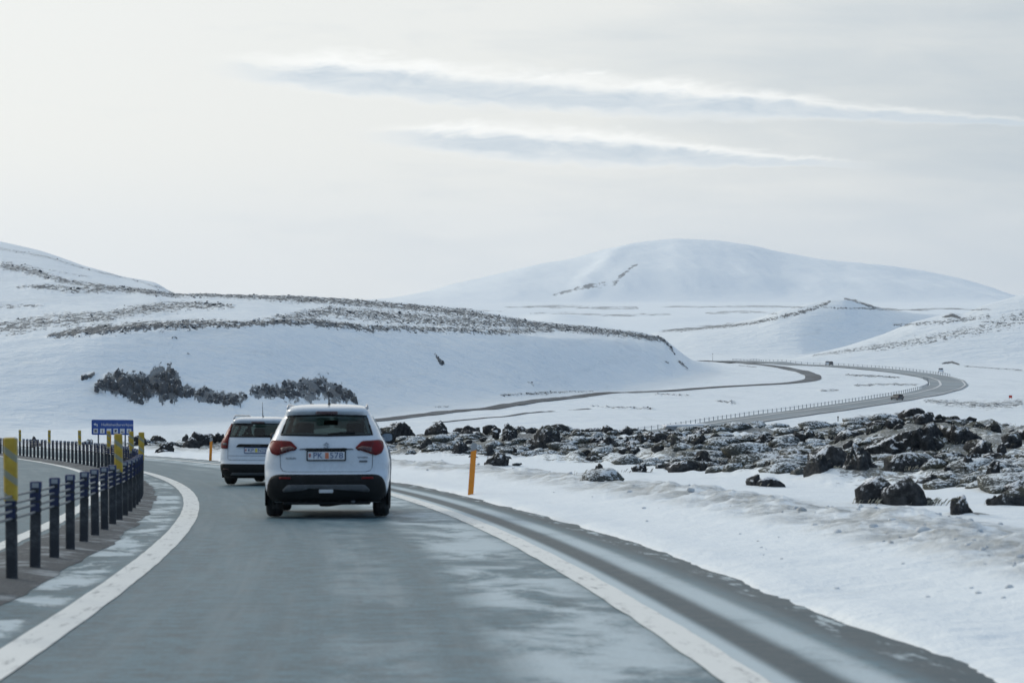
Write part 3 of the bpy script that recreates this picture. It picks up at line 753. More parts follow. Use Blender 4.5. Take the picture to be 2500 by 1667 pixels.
# ------------------------------------------------------------------ cable barrier in the median
def cable_barrier():
    root = empty('cable_barrier', (float(road_pt(20.15, -0.92)[0]), 20.15, float(road_z(20.15))))
    tag(root, 'black posted wire rope barrier with blue caps along the median of the near road', 'barrier')
    org = root.location.copy()
    # prototype meshes
    pb = MB().box(-.047, .047, -.032, .032, -.05, .50, bev=.010)
    for k in range(4):
        z = .50+.062*k
        pb.box(-.047, .047, -.032, -.006, z+.001, z+.061, bev=.006); pb.box(-.047, .047, .008, .032, z+.006, z+.055, bev=.006)
    post_me = pb.build('post', MATS['post_black']); pm = post_me.data; bpy.data.objects.remove(post_me)
    c = MB().box(-.052, .052, -.037, .037, .725, .79, bev=.012)
    c.box(-.0505, -.034, -.0355, -.030, .64, .725); c.box(.034, .0505, -.0355, -.030, .64, .725)
    co = c.build('cap', MATS['cap_blue']); cm_ = co.data; bpy.data.objects.remove(co)
    r = MB().box(-.030, .030, -.0385, -.0372, .735, .778).build('reflector', MATS['reflector_grey']); rm = r.data; bpy.data.objects.remove(r)
    s_ = MB().box(-.055, .055, -.040, .040, .66, 1.19, bev=.016); so = s_.build('marker_sleeve', MATS['marker_sleeve']); sm = so.data; bpy.data.objects.remove(so)
    b_ = MB().box(-.040, .040, -.0355, -.0325, .52, .60).box(-.040, .040, -.0355, -.0325, .62, .69).build('blue_clip', MATS['clip_navy']); bm_ = b_.data; bpy.data.objects.remove(b_)
    # arc-length positions
    Ys = np.linspace(14, 150, 4000); px, py = road_pt(Ys, np.full_like(Ys, -0.90))
    s = np.concatenate([[0], np.cumsum(np.hypot(np.diff(px), np.diff(py)))])
    s0 = np.interp(20.15, py, s); i = 0
    for k in range(-3, 74):
        q = s0+k*1.63; x = np.interp(q, s, px); y = np.interp(q, s, py); z = float(road_z(y))+.012
        Yc = np.interp(q, s, Ys); ang = math.atan2(-float(dxl(Yc)), 1.0)
        p = bpy.data.objects.new('post', pm); COL.objects.link(p); p.parent = root
        p.location = Vector((x, y, z))-org; p.rotation_euler = (random.uniform(-.012, .012), random.uniform(-.015, .015), ang+random.uniform(-.05, .05))
        if k % 8 == 0 and k >= 0:
            o = bpy.data.objects.new('marker_sleeve', sm); COL.objects.link(o); o.parent = p
            o['label'] = 'tall yellow sleeve with slanting grey stripes'
        else:
            o = bpy.data.objects.new('cap', cm_); COL.objects.link(o); o.parent = p
            o = bpy.data.objects.new('reflector', rm); COL.objects.link(o); o.parent = p
        o = bpy.data.objects.new('blue_clip', bm_); COL.objects.link(o); o.parent = p
    for j, h in enumerate((.515, .578, .640, .702)):
        n = 260; q = np.linspace(1.0, s[-1]-2, n); pts = []
        for a in q:
            y = np.interp(a, s, py); x = np.interp(a, s, px)
            sway = .012*math.sin(2*math.pi*(a-s0)/3.26 + (math.pi if j % 2 else 0))
            pts.append(Vector((x+sway, y, float(road_z(y))+.012+h))-org)
        MB().tube(pts, .011, 6).build('cable', MATS['steel_cable'], root, True)
cable_barrier()

# ------------------------------------------------------------------ lettering
def text_mesh(txt, size, width=None):
    cu = bpy.data.curves.new('lettering', 'FONT'); cu.body = txt; cu.size = size; cu.align_x = 'CENTER'; cu.align_y = 'CENTER'; cu.extrude = 0.002; cu.resolution_u = 3
    o = bpy.data.objects.new('lettering', cu); COL.objects.link(o); bpy.context.view_layer.update()
    me = bpy.data.meshes.new_from_object(o.evaluated_get(bpy.context.evaluated_depsgraph_get())); bpy.data.objects.remove(o)
    if width:
        xs = [v.co.x for v in me.vertices]; w = max(xs)-min(xs); c = (max(xs)+min(xs))/2
        for v in me.vertices: v.co.x = (v.co.x-c)*width/w
    for v in me.vertices: v.co = Vector((v.co.x, -v.co.z, v.co.y))      # upright, facing -Y
    return me
def letter(name, txt, size, mat, parent, loc, width=None, rot=(0, 0, 0)):
    o = link(name, text_mesh(txt, size, width), mat, parent); o.location = loc; o.rotation_euler = rot; return o

# ------------------------------------------------------------------ blue direction sign
def road_sign():
    D = 140.0; k = D/F
    X = (274.6-1250)*k; g = float(height(np.array([X]), np.array([D]))[0])
    zt = EYE-(1024.5-HOR)*k; zb = EYE-(1061.2-HOR)*k; W = 104.2*k; H = zt-zb; zc = (zt+zb)/2-g
    root = empty('direction_sign', (X, D, g), (0, 0, math.radians(-6)))
    tag(root, 'blue direction sign with white lettering and six pictograms behind the barrier', 'road sign')
    r = .07; poly = []
    for cx, cz, a0 in ((W/2-r, H/2-r, 0), (-W/2+r, H/2-r, 90), (-W/2+r, -H/2+r, 180), (W/2-r, -H/2+r, 270)):
        for a in range(0, 91, 18): poly.append((cx+r*math.cos(math.radians(a0+a)), zc+cz+r*math.sin(math.radians(a0+a))))
    MB().prism(poly, -.02, .02).build('panel', MATS['sign_blue'], root)
    for x in (-W/2+16*k, W/2-21*k): MB().tube([(x, .07, -.3), (x, .07, zc+H/2-.06)], .045, 10).build('sign_post', MATS['galvanised'], root, True)
    for z in (zc-H*.3, zc+H*.3): MB().box(-W/2+.1, W/2-.1, .021, .05, z-.03, z+.03).build('rail', MATS['galvanised'], root)
    letter('lettering', 'Hellisheiðarvirkjun', .22, MATS['sign_white'], root, (12*k, -.024, zc+H*.17), 78*k)
    # arrow: up and to the left
    ax, az = -W/2+9*k, zc+H*.18; u = 1.0*k
    arrow = MB().prism([(ax+4*u, az-5*u), (ax+6*u, az-5*u), (ax+6*u, az+1*u), (ax+1*u, az+1.6*u), (ax+1*u, az+4.2*u), (ax-4*u, az+.6*u), (ax+1*u, az-3*u), (ax+1*u, az-.8*u), (ax+4*u, az-.9*u)], -.026, -.0215)
    arrow.build('arrow', MATS['sign_white'], root)
    def pic(i):
        c = -W/2 + (10.5+16.6*i)*k; z = zc-H*.24; h = 5.6*k
        p = MB().box(c-h, c+h, -.0245, -.0215, z-h, z+h).build('pictogram', MATS['sign_white'], root)
        g_ = MB(); y0, y1 = -.029, -.0255
        def P(pts): g_.prism([(c+a*h, z+b_*h) for a, b_ in pts], y0, y1)
        def ring(r0, r1, n=14, cx=0, cz=0):
            for j in range(n):
                a0, a1 = 2*math.pi*j/n, 2*math.pi*(j+1)/n
                P([(cx+r0*math.cos(a0), cz+r0*math.sin(a0)), (cx+r1*math.cos(a0), cz+r1*math.sin(a0)), (cx+r1*math.cos(a1), cz+r1*math.sin(a1)), (cx+r0*math.cos(a1), cz+r0*math.sin(a1))])
        if i == 0:
            for a in (0, 90, 180, 270):                                  # looped square
                t = math.radians(a+45); ring(.16, .32, 10, .5*math.cos(t), .5*math.sin(t))
            P([(-.5,-.08),(.5,-.08),(.5,.08),(-.5,.08)]); P([(-.08,-.5),(.08,-.5),(.08,.5),(-.08,.5)])
        elif i == 1:
            ring(0, .17, 10, .05, .55); P([(-.25,.25),(.18,.25),(.18,-.5),(.32,-.5),(.32,-.68),(-.25,-.68),(-.25,-.5),(-.1,-.5),(-.1,.08),(-.25,.08)])
        elif i == 2:
            P([(-.7,-.55),(.7,-.55),(.7,-.1),(.45,.05),(.2,-.15),(-.05,.1),(-.3,-.2),(-.7,-.05)])
        elif i == 3:
            P([(-.5,.55),(.45,.55),(.45,.3),(.62,.3),(.62,-.05),(.35,-.1),(.2,-.45),(-.25,-.45),(-.5,-.05)]); P([(-.45,-.68),(.4,-.68),(.4,-.55),(-.45,-.55)])
        elif i == 4:
            P([(-.7,-.6),(.7,-.6),(.45,-.35),(.2,-.2),(-.1,-.25),(-.4,-.05)]); P([(-.1,.1),(.15,.5),(.22,.45),(.05,.05)])
        else:
            for q in (-.28, .28):
                ring(0, .13, 10, q+.05, .58); P([(q-.12,.35),(q+.18,.35),(q+.1,-.1),(q+.16,-.68),(q+.02,-.68),(q-.04,-.15),(q-.16,-.68),(q-.28,-.6),(q-.14,-.05)])
        g_.build('symbol', MATS['sign_dark'], p)
    for i in range(6): pic(i)
road_sign()

# ------------------------------------------------------------------ orange edge posts
def edge_post(px, py, top, label, D=None, tilt=0.0):
    p = at(px, py, 12, 170) if D is None else Vector(((px-1250)/F*D, D, float(height(np.array([(px-1250)/F*D]), np.array([D]))[0])))
    k = p.y/F; h = (EYE-(top-HOR)*k)-p.z
    root = empty('edge_post', p, (0, tilt, 0)); tag(root, label, 'edge post', 'orange edge posts beside the road')
    w = .052
    MB().prism([(-w, -.1), (w, -.1), (w, h-.13), (-w, h-.17)], -.022, .022).build('stake', MATS['orange_plastic'], root)
    MB().prism([(-w, h-.168), (w, h-.128), (w, h-.02), (w*.5, h), (-w*.5, h), (-w, h-.02)], -.020, .020).build('reflective_tip', MATS['reflector_grey'], root)
    MB().box(-.03, .03, -.026, -.0225, h*.62, h*.62+.14).build('reflector', MATS['orange_plastic'], root)
edge_post(1149, 1206, 1080, 'tall leaning orange edge post in the snow right of the nearer car', tilt=0.07)
edge_post(513.5, 1125, 1068, 'orange edge post just left of the farther car', tilt=0.04)
edge_post(268, 1100, 1055, 'small distant orange edge post in front of the blue sign', D=121.0, tilt=0.02)

# ------------------------------------------------------------------ valley roads
def catmull(P, n):
    P = np.array(P, float); d = np.concatenate([[0], np.cumsum(np.hypot(*np.diff(P, axis=0).T))])
    q = np.linspace(0, d[-1], n); out = np.stack([np.interp(q, d, P[:, i]) for i in (0, 1)], 1)
    return out
def smooth_path(P, it=30):
    P = P.copy()
    for _ in range(it): P[1:-1] = P[1:-1]*.5+(P[:-2]+P[2:])*.25
    return P
def valley_path(pix, n=260, it=40, dmin=420):
    w = np.array([tuple(at(x, y, dmin, 1500, 2200).xy) for x, y in pix])
    return smooth_path(catmull(w, n), it)
def flat_ribbon(name, P, off0, off1, dz, mat, nt=4):
    T = np.gradient(P, axis=0); T /= np.linalg.norm(T, axis=1)[:, None]; N = np.stack([T[:, 1], -T[:, 0]], 1)
    V = []; base = height(P[:, 0], P[:, 1])
    for j in range(nt+1):
        q = P+N*(off0+(off1-off0)*j/nt); V.append(np.column_stack([q, np.maximum(height(q[:, 0], q[:, 1]), base)+dz]))
    V = np.stack(V, 1); k = nt+1; n = len(P)
    Q = [(i*k+j, i*k+j+1, (i+1)*k+j+1, (i+1)*k+j) for i in range(n-1) for j in range(nt)]
    return tag(link(name, mesh_np(name, V.reshape(-1, 3), np.array(Q)), mat), kind='structure')
OLD = [(880,1030),(945,1023),(1068,1010),(1259,987),(1412,968),(1565,957),(1699,949),(1753,945),(1830,941),(1906,937),(1960,932),(1986,926.5),(1985,917),(1960,907),(1906,896),(1830,888),(1753,882.5),(1712,880.5)]
pth_old = valley_path(OLD, 320, 14)
flat_ribbon('valley_road', pth_old, -2.7, 2.7, .12, MATS['dark_asphalt'])
HWY = [(1520,1075),(1600,1060),(1715,1045),(1868,1020),(2021,999),(2174,976),(2250,963),(2300,951),(2318,941),(2312,930),(2280,920),(2235,912.5),(2174,905),(2097,898),(2021,893),(1906,887),(1830,884),(1750,881)]
pth_hwy = valley_path(HWY, 420, 16)
flat_ribbon('valley_road', pth_hwy, -5.8, 5.8, .14, MATS['grey_asphalt'], 6)
flat_ribbon('edge_line', pth_hwy, -2.9, -2.2, .19, MATS['sign_white'], 1)
flat_ribbon('edge_line', pth_hwy, 4.6, 5.1, .19, MATS['sign_white'], 1)
TRACK = [(1060,1032),(1150,1024),(1250,1015),(1350,1004)]
flat_ribbon('track', valley_path(TRACK, 80, 8), -.8, .8, .10, MATS['dark_asphalt'], 1)
flat_ribbon('track', valley_path([(1397,1001),(1420,999.5),(1441,998)], 20, 2), -1.0, 1.0, .10, MATS['dark_asphalt'], 1)

def far_barrier(P, off, label, spacing, s_from, s_to):
    T = np.gradient(P, axis=0); T /= np.linalg.norm(T, axis=1)[:, None]; N = np.stack([T[:, 1], -T[:, 0]], 1); q = P+N*off
    s = np.concatenate([[0], np.cumsum(np.hypot(*np.diff(q, axis=0).T))]); a = np.arange(s[-1]*s_from, s[-1]*s_to, spacing)
    x = np.interp(a, s, q[:, 0]); y = np.interp(a, s, q[:, 1]); z = height(x, y)+.1
    root = empty('cable_barrier', (x[0], y[0], z[0])); tag(root, label, 'barrier')
    o = MB().box(-.075, .075, -.06, .06, -.4, .85).build('post', MATS['far_post']); me = o.data; bpy.data.objects.remove(o)
    for i in range(len(a)):
        p = bpy.data.objects.new('post', me); COL.objects.link(p); p.parent = root; p.location = (x[i]-x[0], y[i]-y[0], z[i]-z[0])
    for h in (.5, .72):
        MB().tube([(x[i]-x[0], y[i]-y[0], z[i]-z[0]+h) for i in range(len(a))], .022, 4).build('cable', MATS['far_post'], root)
    return root
far_barrier(pth_hwy, -6.2, 'thin far barrier of small posts along the nearer leg of the valley road', 3.4, 0.02, 0.52)
far_barrier(pth_hwy, 6.2, 'thin far barrier of small posts along the upper leg of the valley road', 4.6, 0.56, 0.99)

# ------------------------------------------------------------------ cars
def pch1(xs, ys):
    xs = np.array(xs, float); ys = np.array(ys, float)
    def f(q):
        q = np.atleast_1d(np.asarray(q, float)); q = np.clip(q, xs[0], xs[-1])
        D = np.repeat(xs[:, None], len(q), 1); Z = np.repeat(ys[:, None], len(q), 1)
        return pchip_eval(D, Z, q)
    return f
class Shell:
    def __init__(s, prof, a=.5, n=3.3, af=.75, nf=2.6):
        p = np.array(prof, float); s.z0, s.z1 = p[0, 0], p[-1, 0]
        s.w = pch1(p[:, 0], p[:, 1]); s.yr = pch1(p[:, 0], p[:, 2]); s.yf = pch1(p[:, 0], p[:, 3]); s.a, s.n, s.af, s.nf = a, n, af, nf
    def rear(s, x, z):
        w = float(s.w(z)[0]); q = min(abs(x)/w, .9999)
        return float(s.yr(z)[0]) + s.a - s.a*(1-q**s.n)**(1/s.n)
    def side(s, y, z):
        w = float(s.w(z)[0]); r = float(s.yr(z)[0]); f = float(s.yf(z)[0])
        if y < r+s.a: q = min(max((r+s.a-y)/s.a, 0), .9999); return w*(1-q**s.n)**(1/s.n)
        if y > f-s.af: q = min(max((y-f+s.af)/s.af, 0), .9999); return w*(1-q**s.nf)**(1/s.nf)
        return w
    def ring(s, z, nr=40, ns=16, nf_=30):
        w = float(s.w(z)[0]); r = float(s.yr(z)[0]); f = float(s.yf(z)[0]); P = []
        f = max(f, r+s.a+s.af+.05)
        for i in range(nr+1):
            t = -math.pi/2+math.pi*i/nr; sn, cs = math.sin(t), abs(math.cos(t))
            P.append((w*math.copysign(abs(sn)**(2/s.n), sn), r+s.a-s.a*cs**(2/s.n), z))
        y0, y1 = r+s.a, f-s.af
        for i in range(1, ns): P.append((w, y0+(y1-y0)*i/ns, z))
        for i in range(nf_+1):
            t = math.pi/2-math.pi*i/nf_; sn, cs = math.sin(t), abs(math.cos(t))
            P.append((w*math.copysign(abs(sn)**(2/s.nf), sn), f-s.af+s.af*cs**(2/s.nf), z))
        for i in range(1, ns): P.append((-w, y1+(y0-y1)*i/ns, z))
        return P
def over(outline, fn, maxlen=.07):
    """fill an outline (a, b) and lay it on a surface: fn(a, b) -> point"""
    bm = bmesh.new(); vs_ = [bm.verts.new((a, 0, b)) for a, b in outline]; bm.faces.new(vs_)
    bmesh.ops.triangulate(bm, faces=bm.faces[:])
    for _ in range(6):
        e = [e for e in bm.edges if e.calc_length() > maxlen]
        if not e: break
        bmesh.ops.subdivide_edges(bm, edges=e, cuts=1); bmesh.ops.triangulate(bm, faces=bm.faces[:])
    for v in bm.verts: v.co = Vector(fn(v.co.x, v.co.z))
    bmesh.ops.recalc_face_normals(bm, faces=bm.faces)
    return bm
def bm_obj(bm, name, mat, parent, thick=.008, smooth=True):
    me = bpy.data.meshes.new(name); bm.to_mesh(me); bm.free(); o = link(name, me, mat, parent, smooth)
    if thick: md = o.modifiers.new('thick', 'SOLIDIFY'); md.thickness = thick; md.offset = 0
    return o
def rounded(pts, r=.03, n=4):
    out = []; N = len(pts)
    for i in range(N):
        p0, p, p1 = Vector(pts[i-1]), Vector(pts[i]), Vector(pts[(i+1) % N])
        d0, d1 = (p0-p), (p1-p); q = min(r, d0.length*.45, d1.length*.45); a = p+d0.normalized()*q; b = p+d1.normalized()*q
        for k in range(n+1): t = k/n; out.append(tuple(a*(1-t)**2+p*2*t*(1-t)+b*t*t))
    return out
def mirx(pts): return [(-x, z) for x, z in reversed(pts)]
def strip_line(sh, pts, off=.004, w=.006):
    m = MB(); m.tube([(x, sh.rear(x, z)-off, z) for x, z in pts], w, 5); return m
def dense(pts, step_=.04):
    out = []
    for a, b in zip(pts[:-1], pts[1:]):
        n = max(1, int(math.hypot(b[0]-a[0], b[1]-a[1])/step_))
        for k in range(n): out.append((a[0]+(b[0]-a[0])*k/n, a[1]+(b[1]-a[1])*k/n))
    out.append(pts[-1]); return out

def car_body(root, sh, win, wsh, sidewins, mat):
    zs = np.unique(np.concatenate([np.linspace(sh.z0, sh.z1-.06, 46), np.linspace(sh.z1-.06, sh.z1, 6)]))
    rings = [sh.ring(z) for z in zs]; n = len(rings[0]); V = [p for r in rings for p in r]; Q = []
    def inwin(p):
        x, y, z = p
        if y < 1.1 and win[0]+.03 < z < win[1]-.025:
            f = (z-win[0])/(win[1]-win[0]); hw = win[2]+(win[3]-win[2])*f-.05
            if abs(x) < hw and y < float(sh.yr(z)[0])+.16: return True
        if y > 1.6 and wsh[0] < z < wsh[1]:
            if abs(x) < float(sh.w(z)[0])-.09 and y > float(sh.yf(z)[0])-.45: return True
        if abs(x) > float(sh.w(z)[0])*.97:
            for y0, y1, z0, z1 in sidewins:
                if y0+.05 < y < y1-.05 and z0+.03 < z < z1-.03: return True
        return False
    for i in range(len(zs)-1):
        for j in range(n):
            q = (i*n+j, i*n+(j+1) % n, (i+1)*n+(j+1) % n, (i+1)*n+j)
            c = np.mean([V[k] for k in q], axis=0)
            if not inwin(c): Q.append(q)
    ct = len(V); V.append((0, float(np.mean([p[1] for p in rings[-1]])), sh.z1+.012))
    for j in range(n): Q.append(((len(zs)-1)*n+j, (len(zs)-1)*n+(j+1) % n, ct))
    Q.append(tuple(range(n))[::-1])
    me = mesh_py('body', V, Q)
    o = link('body', me, [mat, MATS['seat_cloth']], root, True)
    md = o.modifiers.new('lining', 'SOLIDIFY'); md.thickness = .022; md.offset = -1; md.material_offset = 1; md.material_offset_rim = 1; md.use_even_offset = False
    return o
def wheel(root, x, y, r=.345, w=.225, sgn=1):
    wd = empty('wheel', (x, y, r)); wd.parent = root
    h = w/2; c = .03
    MB().lathe([(-h+.02, r*.62), (-h, r*.74), (-h+.004, r*.88), (-h+c, r*.97), (-h+c*2, r), (-h*.3, r*1.0), (-h*.28, r*.985), (-h*.2, r*.985), (-h*.18, r), (h*.18, r), (h*.2, r*.985), (h*.28, r*.985), (h*.3, r), (h-c*2, r), (h-c, r*.97), (h-.004, r*.88), (h, r*.74), (h-.02, r*.62)], 36).build('tyre', MATS['rubber'], wd, True)
    m = MB().lathe([(sgn*(h-.05), r*.60), (sgn*(h-.016), r*.63), (sgn*(h-.02), r*.57), (sgn*(h-.055), r*.54), (sgn*(h-.06), r*.1), (sgn*(h-.03), r*.08)], 30)
    for k in range(5):
        a = 2*math.pi*k/5
        m.tube([(sgn*(h-.035), .05*math.cos(a), .05*math.sin(a)), (sgn*(h-.022), r*.58*math.cos(a), r*.58*math.sin(a))], .022, 6)
    m.build('rim', MATS['rim_metal'], wd, True)
    return wd
def seats(root, zt, y0, driver=True):
    for x in (-.37, .37):
        s_ = MB(); s_.box(x-.25, x+.25, y0, y0+.52, .42, .62, bev=.06)
        s_.prism([(x-.25, .55), (x+.25, .55), (x+.22, zt-.22), (x+.16, zt-.17), (x-.16, zt-.17), (x-.22, zt-.22)], y0-.14, y0+.02)
        s_.box(x-.13, x+.13, y0-.15, y0-.04, zt-.13, zt+.07, bev=.04); s_.tube([(x-.06, y0-.1, zt-.2), (x-.06, y0-.1, zt-.1)], .01, 5); s_.tube([(x+.06, y0-.1, zt-.2), (x+.06, y0-.1, zt-.1)], .01, 5)
        s_.build('seat', MATS['seat_cloth'], root)
    s_ = MB().box(-.68, .68, y0-1.02, y0-.5, .42, .62, bev=.06)
    s_.prism([(-.66, .5), (.66, .5), (.63, zt-.21), (-.63, zt-.21)], y0-1.14, y0-1.0)
    for x in (-.42, .42): s_.box(x-.13, x+.13, y0-1.14, y0-1.03, zt-.22, zt-.06, bev=.04)
    s_.build('rear_bench', MATS['seat_cloth'], root)
    MB().box(-.70, .70, y0+.62, y0+.95, .80, 1.02, bev=.05).build('dashboard', MATS['seat_cloth'], root)
    MB().box(-.11, .11, y0+.42, y0+.45, zt+.04, zt+.11, bev=.012).build('rear_view_mirror', MATS['seat_cloth'], root)
def door_mirror(root, sh, s, y, z):
    x = sh.side(y, z)*s
    m = MB(); cx = x+s*.115
    prof = []
    for k, (yy, sx, sz) in enumerate(((0, .088, .066), (.02, .105, .08), (.07, .10, .075), (.12, .07, .05), (.145, .02, .015))):
        prof.append((yy, sx, sz))
    i0 = len(m.v); n = 20
    for yy, sx, sz in prof:
        for j in range(n):
            t = 2*math.pi*j/n; c, q = math.cos(t), math.sin(t)
            m.v.append((cx+sx*math.copysign(abs(c)**.6, c), y+yy, z+.02+sz*math.copysign(abs(q)**.6, q)))
    for k in range(len(prof)-1):
        for j in range(n): m.f.append((i0+k*n+j, i0+k*n+(j+1) % n, i0+(k+1)*n+(j+1) % n, i0+(k+1)*n+j))
    m.f.append(tuple(i0+j for j in range(n))); m.f.append(tuple(i0+(len(prof)-1)*n+j for j in range(n)))
    m.box(min(x-s*.01, x+s*.06), max(x-s*.01, x+s*.06), y+.04, y+.10, z-.05, z-.01)
    o = m.build('door_mirror', MATS['trim_black'], root, True)
    MB().prism([(cx+.078*math.copysign(abs(math.cos(t))**.6, math.cos(t)), z+.02+.056*math.copysign(abs(math.sin(t))**.6, math.sin(t))) for t in np.linspace(0, 2*math.pi, 24, endpoint=False)], y-.006, y-.002).build('mirror_glass', MATS['mirror_glass'], o)
def plate(root, sh, z0, z1, hw, groups, sticker, frame=True):
    yb = min(sh.rear(0, z0), sh.rear(0, z1))-.014
    zc = (z0+z1)/2
    f = MB().prism(rounded([(-hw-.018, z0-.018), (hw+.018, z0-.018), (hw+.018, z1+.018), (-hw-.018, z1+.018)], .015), yb-.004, yb+.02).build('number_plate', MATS['trim_black' if frame else 'plate_blue'], root)
    MB().prism([(-hw, z0), (hw, z0), (hw, z1), (-hw, z1)], yb-.009, yb-.0045).build('plate_sheet', MATS['plate_white'], f)
    for txt, x, w in groups: letter('lettering', txt, .118, MATS['plate_blue'], f, (x, yb-.0115, zc), w)
    MB().box(-.026+.01, .026+.01, yb-.0105, yb-.0095, zc-.044, zc+.044).build('sticker', MATS[sticker], f)
    MB().box(-hw+.012, -hw+.045, yb-.0105, yb-.0095, zc-.02, zc+.03).build('emblem', MATS['sticker_orange'], f)
    MB().box(-hw+.012, -hw+.045, yb-.0118, yb-.0108, zc-.004, zc+.012).build('emblem', MATS['plate_blue'], f)

def arches(root, sh, ys, r=.345):
    for s in (-1, 1):
        for y in ys:
            x = .5*(sh.side(y, .55)+sh.side(y, .35))
            m = MB(); n = 28
            pr = [(r+.085, 0.0), (r+.085, .012), (r+.02, .012), (r+.02, -.02), (.02, -.02)]
            # dark wheel well with a raised lip
            i0 = len(m.v)
            for rr, dx in pr:
                for j in range(n): 
                    t = 2*math.pi*j/n; m.v.append((s*(x+dx-.002), y+rr*math.cos(t), max(.17, r+rr*math.sin(t))))
            for k in range(len(pr)-1):
                for j in range(n): m.f.append((i0+k*n+j, i0+k*n+(j+1) % n, i0+(k+1)*n+(j+1) % n, i0+(k+1)*n+j))
            m.build('wheel_arch', MATS['trim_black'], root, True)

def make_suv():
    # z, half width, rear y, front y
    sh = Shell([(.22,.77,.16,3.95),(.30,.84,.06,4.08),(.42,.875,.015,4.15),(.55,.885,.0,4.17),(.62,.89,.02,4.16),(.66,.893,.045,4.15),(.75,.893,.05,4.12),(.86,.882,.05,4.05),(.95,.865,.05,3.95),
                (1.00,.848,.065,3.55),(1.06,.825,.085,3.10),(1.12,.790,.105,2.92),(1.17,.765,.135,2.80),(1.25,.735,.195,2.62),(1.35,.685,.275,2.42),(1.44,.635,.335,2.25),(1.475,.615,.30,2.15),(1.51,.60,.24,2.05),(1.55,.575,.27,1.95),(1.585,.52,.38,1.85),(1.605,.42,.55,1.75),(1.615,.30,.66,1.68)], a=.48, n=3.4)
    root = empty('white_suv')
    W = MATS
    win = (1.165, 1.452, .655, .56)
    sw = [(.75, 1.62, 1.14, 1.44), (1.70, 2.62, 1.12, 1.44)]
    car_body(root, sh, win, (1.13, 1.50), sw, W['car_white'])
    R = lambda o_: (lambda x, z: (x, sh.rear(x, z)-o_, z))
    # rear window with black border
    bo = rounded([(-.655, 1.172), (0, 1.158), (.655, 1.172), (.572, 1.44), (.5, 1.456), (0, 1.462), (-.5, 1.456), (-.572, 1.44)], .05)
    inn = [(-.60, 1.195), (0, 1.182), (.60, 1.195), (.525, 1.425), (0, 1.435), (-.525, 1.425)]
    gl = bm_obj(over(bo, R(.006)), 'rear_window', W['tinted_glass'], root, 0)
    ring_o = dense([(-.655, 1.172), (0, 1.158), (.655, 1.172), (.565, 1.45), (0, 1.462), (-.565, 1.45), (-.655, 1.172)])
    MB().tube([(x*.985, sh.rear(x, z)-.004, z+(.008 if z < 1.3 else -.008)) for x, z in ring_o], .015, 6).build('window_seal', W['trim_black'], gl, True)
    MB().tube([(.02, sh.rear(0, 1.19)-.02, 1.185), (.20, sh.rear(.2, 1.20)-.025, 1.205), (.40, sh.rear(.4, 1.215)-.022, 1.212)], .011, 6).build('wiper', W['trim_black'], root, True)
    # spoiler lip and high brake light
    yl = sh.rear(0, 1.505)
    MB().box(-.155, .155, yl-.045, yl+.03, 1.468, 1.508, bev=.012).build('brake_light', W['lamp_dark'], root)
    # tail lamps
    for s in (-1, 1):
        out = [(.405, .99), (.47, .965), (.70, .885), (.775, .915), (.805, .99), (.79, 1.075), (.755, 1.098), (.50, 1.085)]
        o2 = rounded(out if s > 0 else mirx(out), .022)
        tl = bm_obj(over(o2, R(.022), .05), 'tail_lamp', W['lamp_red'], root, .03)
        d = [(.43, .985), (.64, .925), (.64, 1.0), (.50, 1.02)]
        bm_obj(over(d if s > 0 else mirx(d), R(.040), .06), 'lamp_insert', W['lamp_dark'], tl, .004)
        e = dense([(.655, .905), (.655, 1.09)]); strip_line(sh, [(s*x, z) for x, z in e], .037, .004).build('lamp_seam', W['lamp_dark'], tl)
    # bumper, skid panel, reflectors
    bp = [(-.845, .36), (-.80, .235), (.80, .235), (.845, .36), (.825, .50), (.78, .585), (.70, .615), (-.70, .615), (-.78, .585), (-.825, .50)]
    bumper = bm_obj(over(rounded(bp, .03), R(.014)), 'rear_bumper', W['trim_black'], root, .02)
    sk = rounded([(-.62, .40), (-.545, .475), (.545, .475), (.62, .40), (.60, .37), (.34, .395), (.25, .425), (-.25, .425), (-.34, .395), (-.60, .37)], .02)
    bm_obj(over(sk, R(.034)), 'skid_panel', W['trim_grey'], bumper, .016)
    for s in (-1, 1):
        rf = [(s*.50, .552), (s*.665, .556), (s*.66, .585), (s*.50, .58)]
        bm_obj(over(rf if s > 0 else rf[::-1], R(.030)), 'reflector', W['lamp_red'], bumper, .012)
    MB().box(-.10, .10, sh.rear(0, .385)-.045, sh.rear(0, .385)-.01, .358, .41, bev=.01).build('fog_lamp', W['lamp_clear'], bumper)
    u = MB(); u.box(-.62, .62, .12, 3.7, .19, .24, bev=.02); u.prism([(-.16, .235), (-.10, .155), (.02, .15), (.22, .18), (.30, .235)], .5, .9)
    u.build('underbody', W['trim_black'], root)
    MB().tube([(.38, .10, .235), (.38, .6, .24)], .03, 10).build('exhaust_pipe', W['galvanised'], root, True)
    # tailgate seams
    half = dense([(.655, .905), (.648, .72), (.62, .672), (.56, .655), (0, .655)], .03)
    seam = [(x, z) for x, z in half] + [(-x, z) for x, z in reversed(half[:-1])]
    tg = strip_line(sh, seam, .001, .0048); tg.build('tailgate_seam', W['seam'], root)
    # handle strip above the plate
    gs = rounded([(-.39, .968), (.39, .968), (.36, .982), (-.36, .982)], .006)
    bm_obj(over(gs, R(.010)), 'handle_strip', W['seam'], root, .012)
    bm_obj(over(rounded([(-.30, .962), (.30, .962), (.29, .984), (-.29, .984)], .01), R(.018)), 'plate_lamp_bar', W['trim_black'], root, .03)
    plate(root, sh, .826, .938, .26, [('PK', -.115, .13), ('578', .145, .185)], 'sticker_orange')
    # badges
    letter('badge_lettering', 'SUZUKI', .036, W['seam'], root, (-.50, sh.rear(-.5, .845)-.006, .845), .145, (0, 0, -.10))
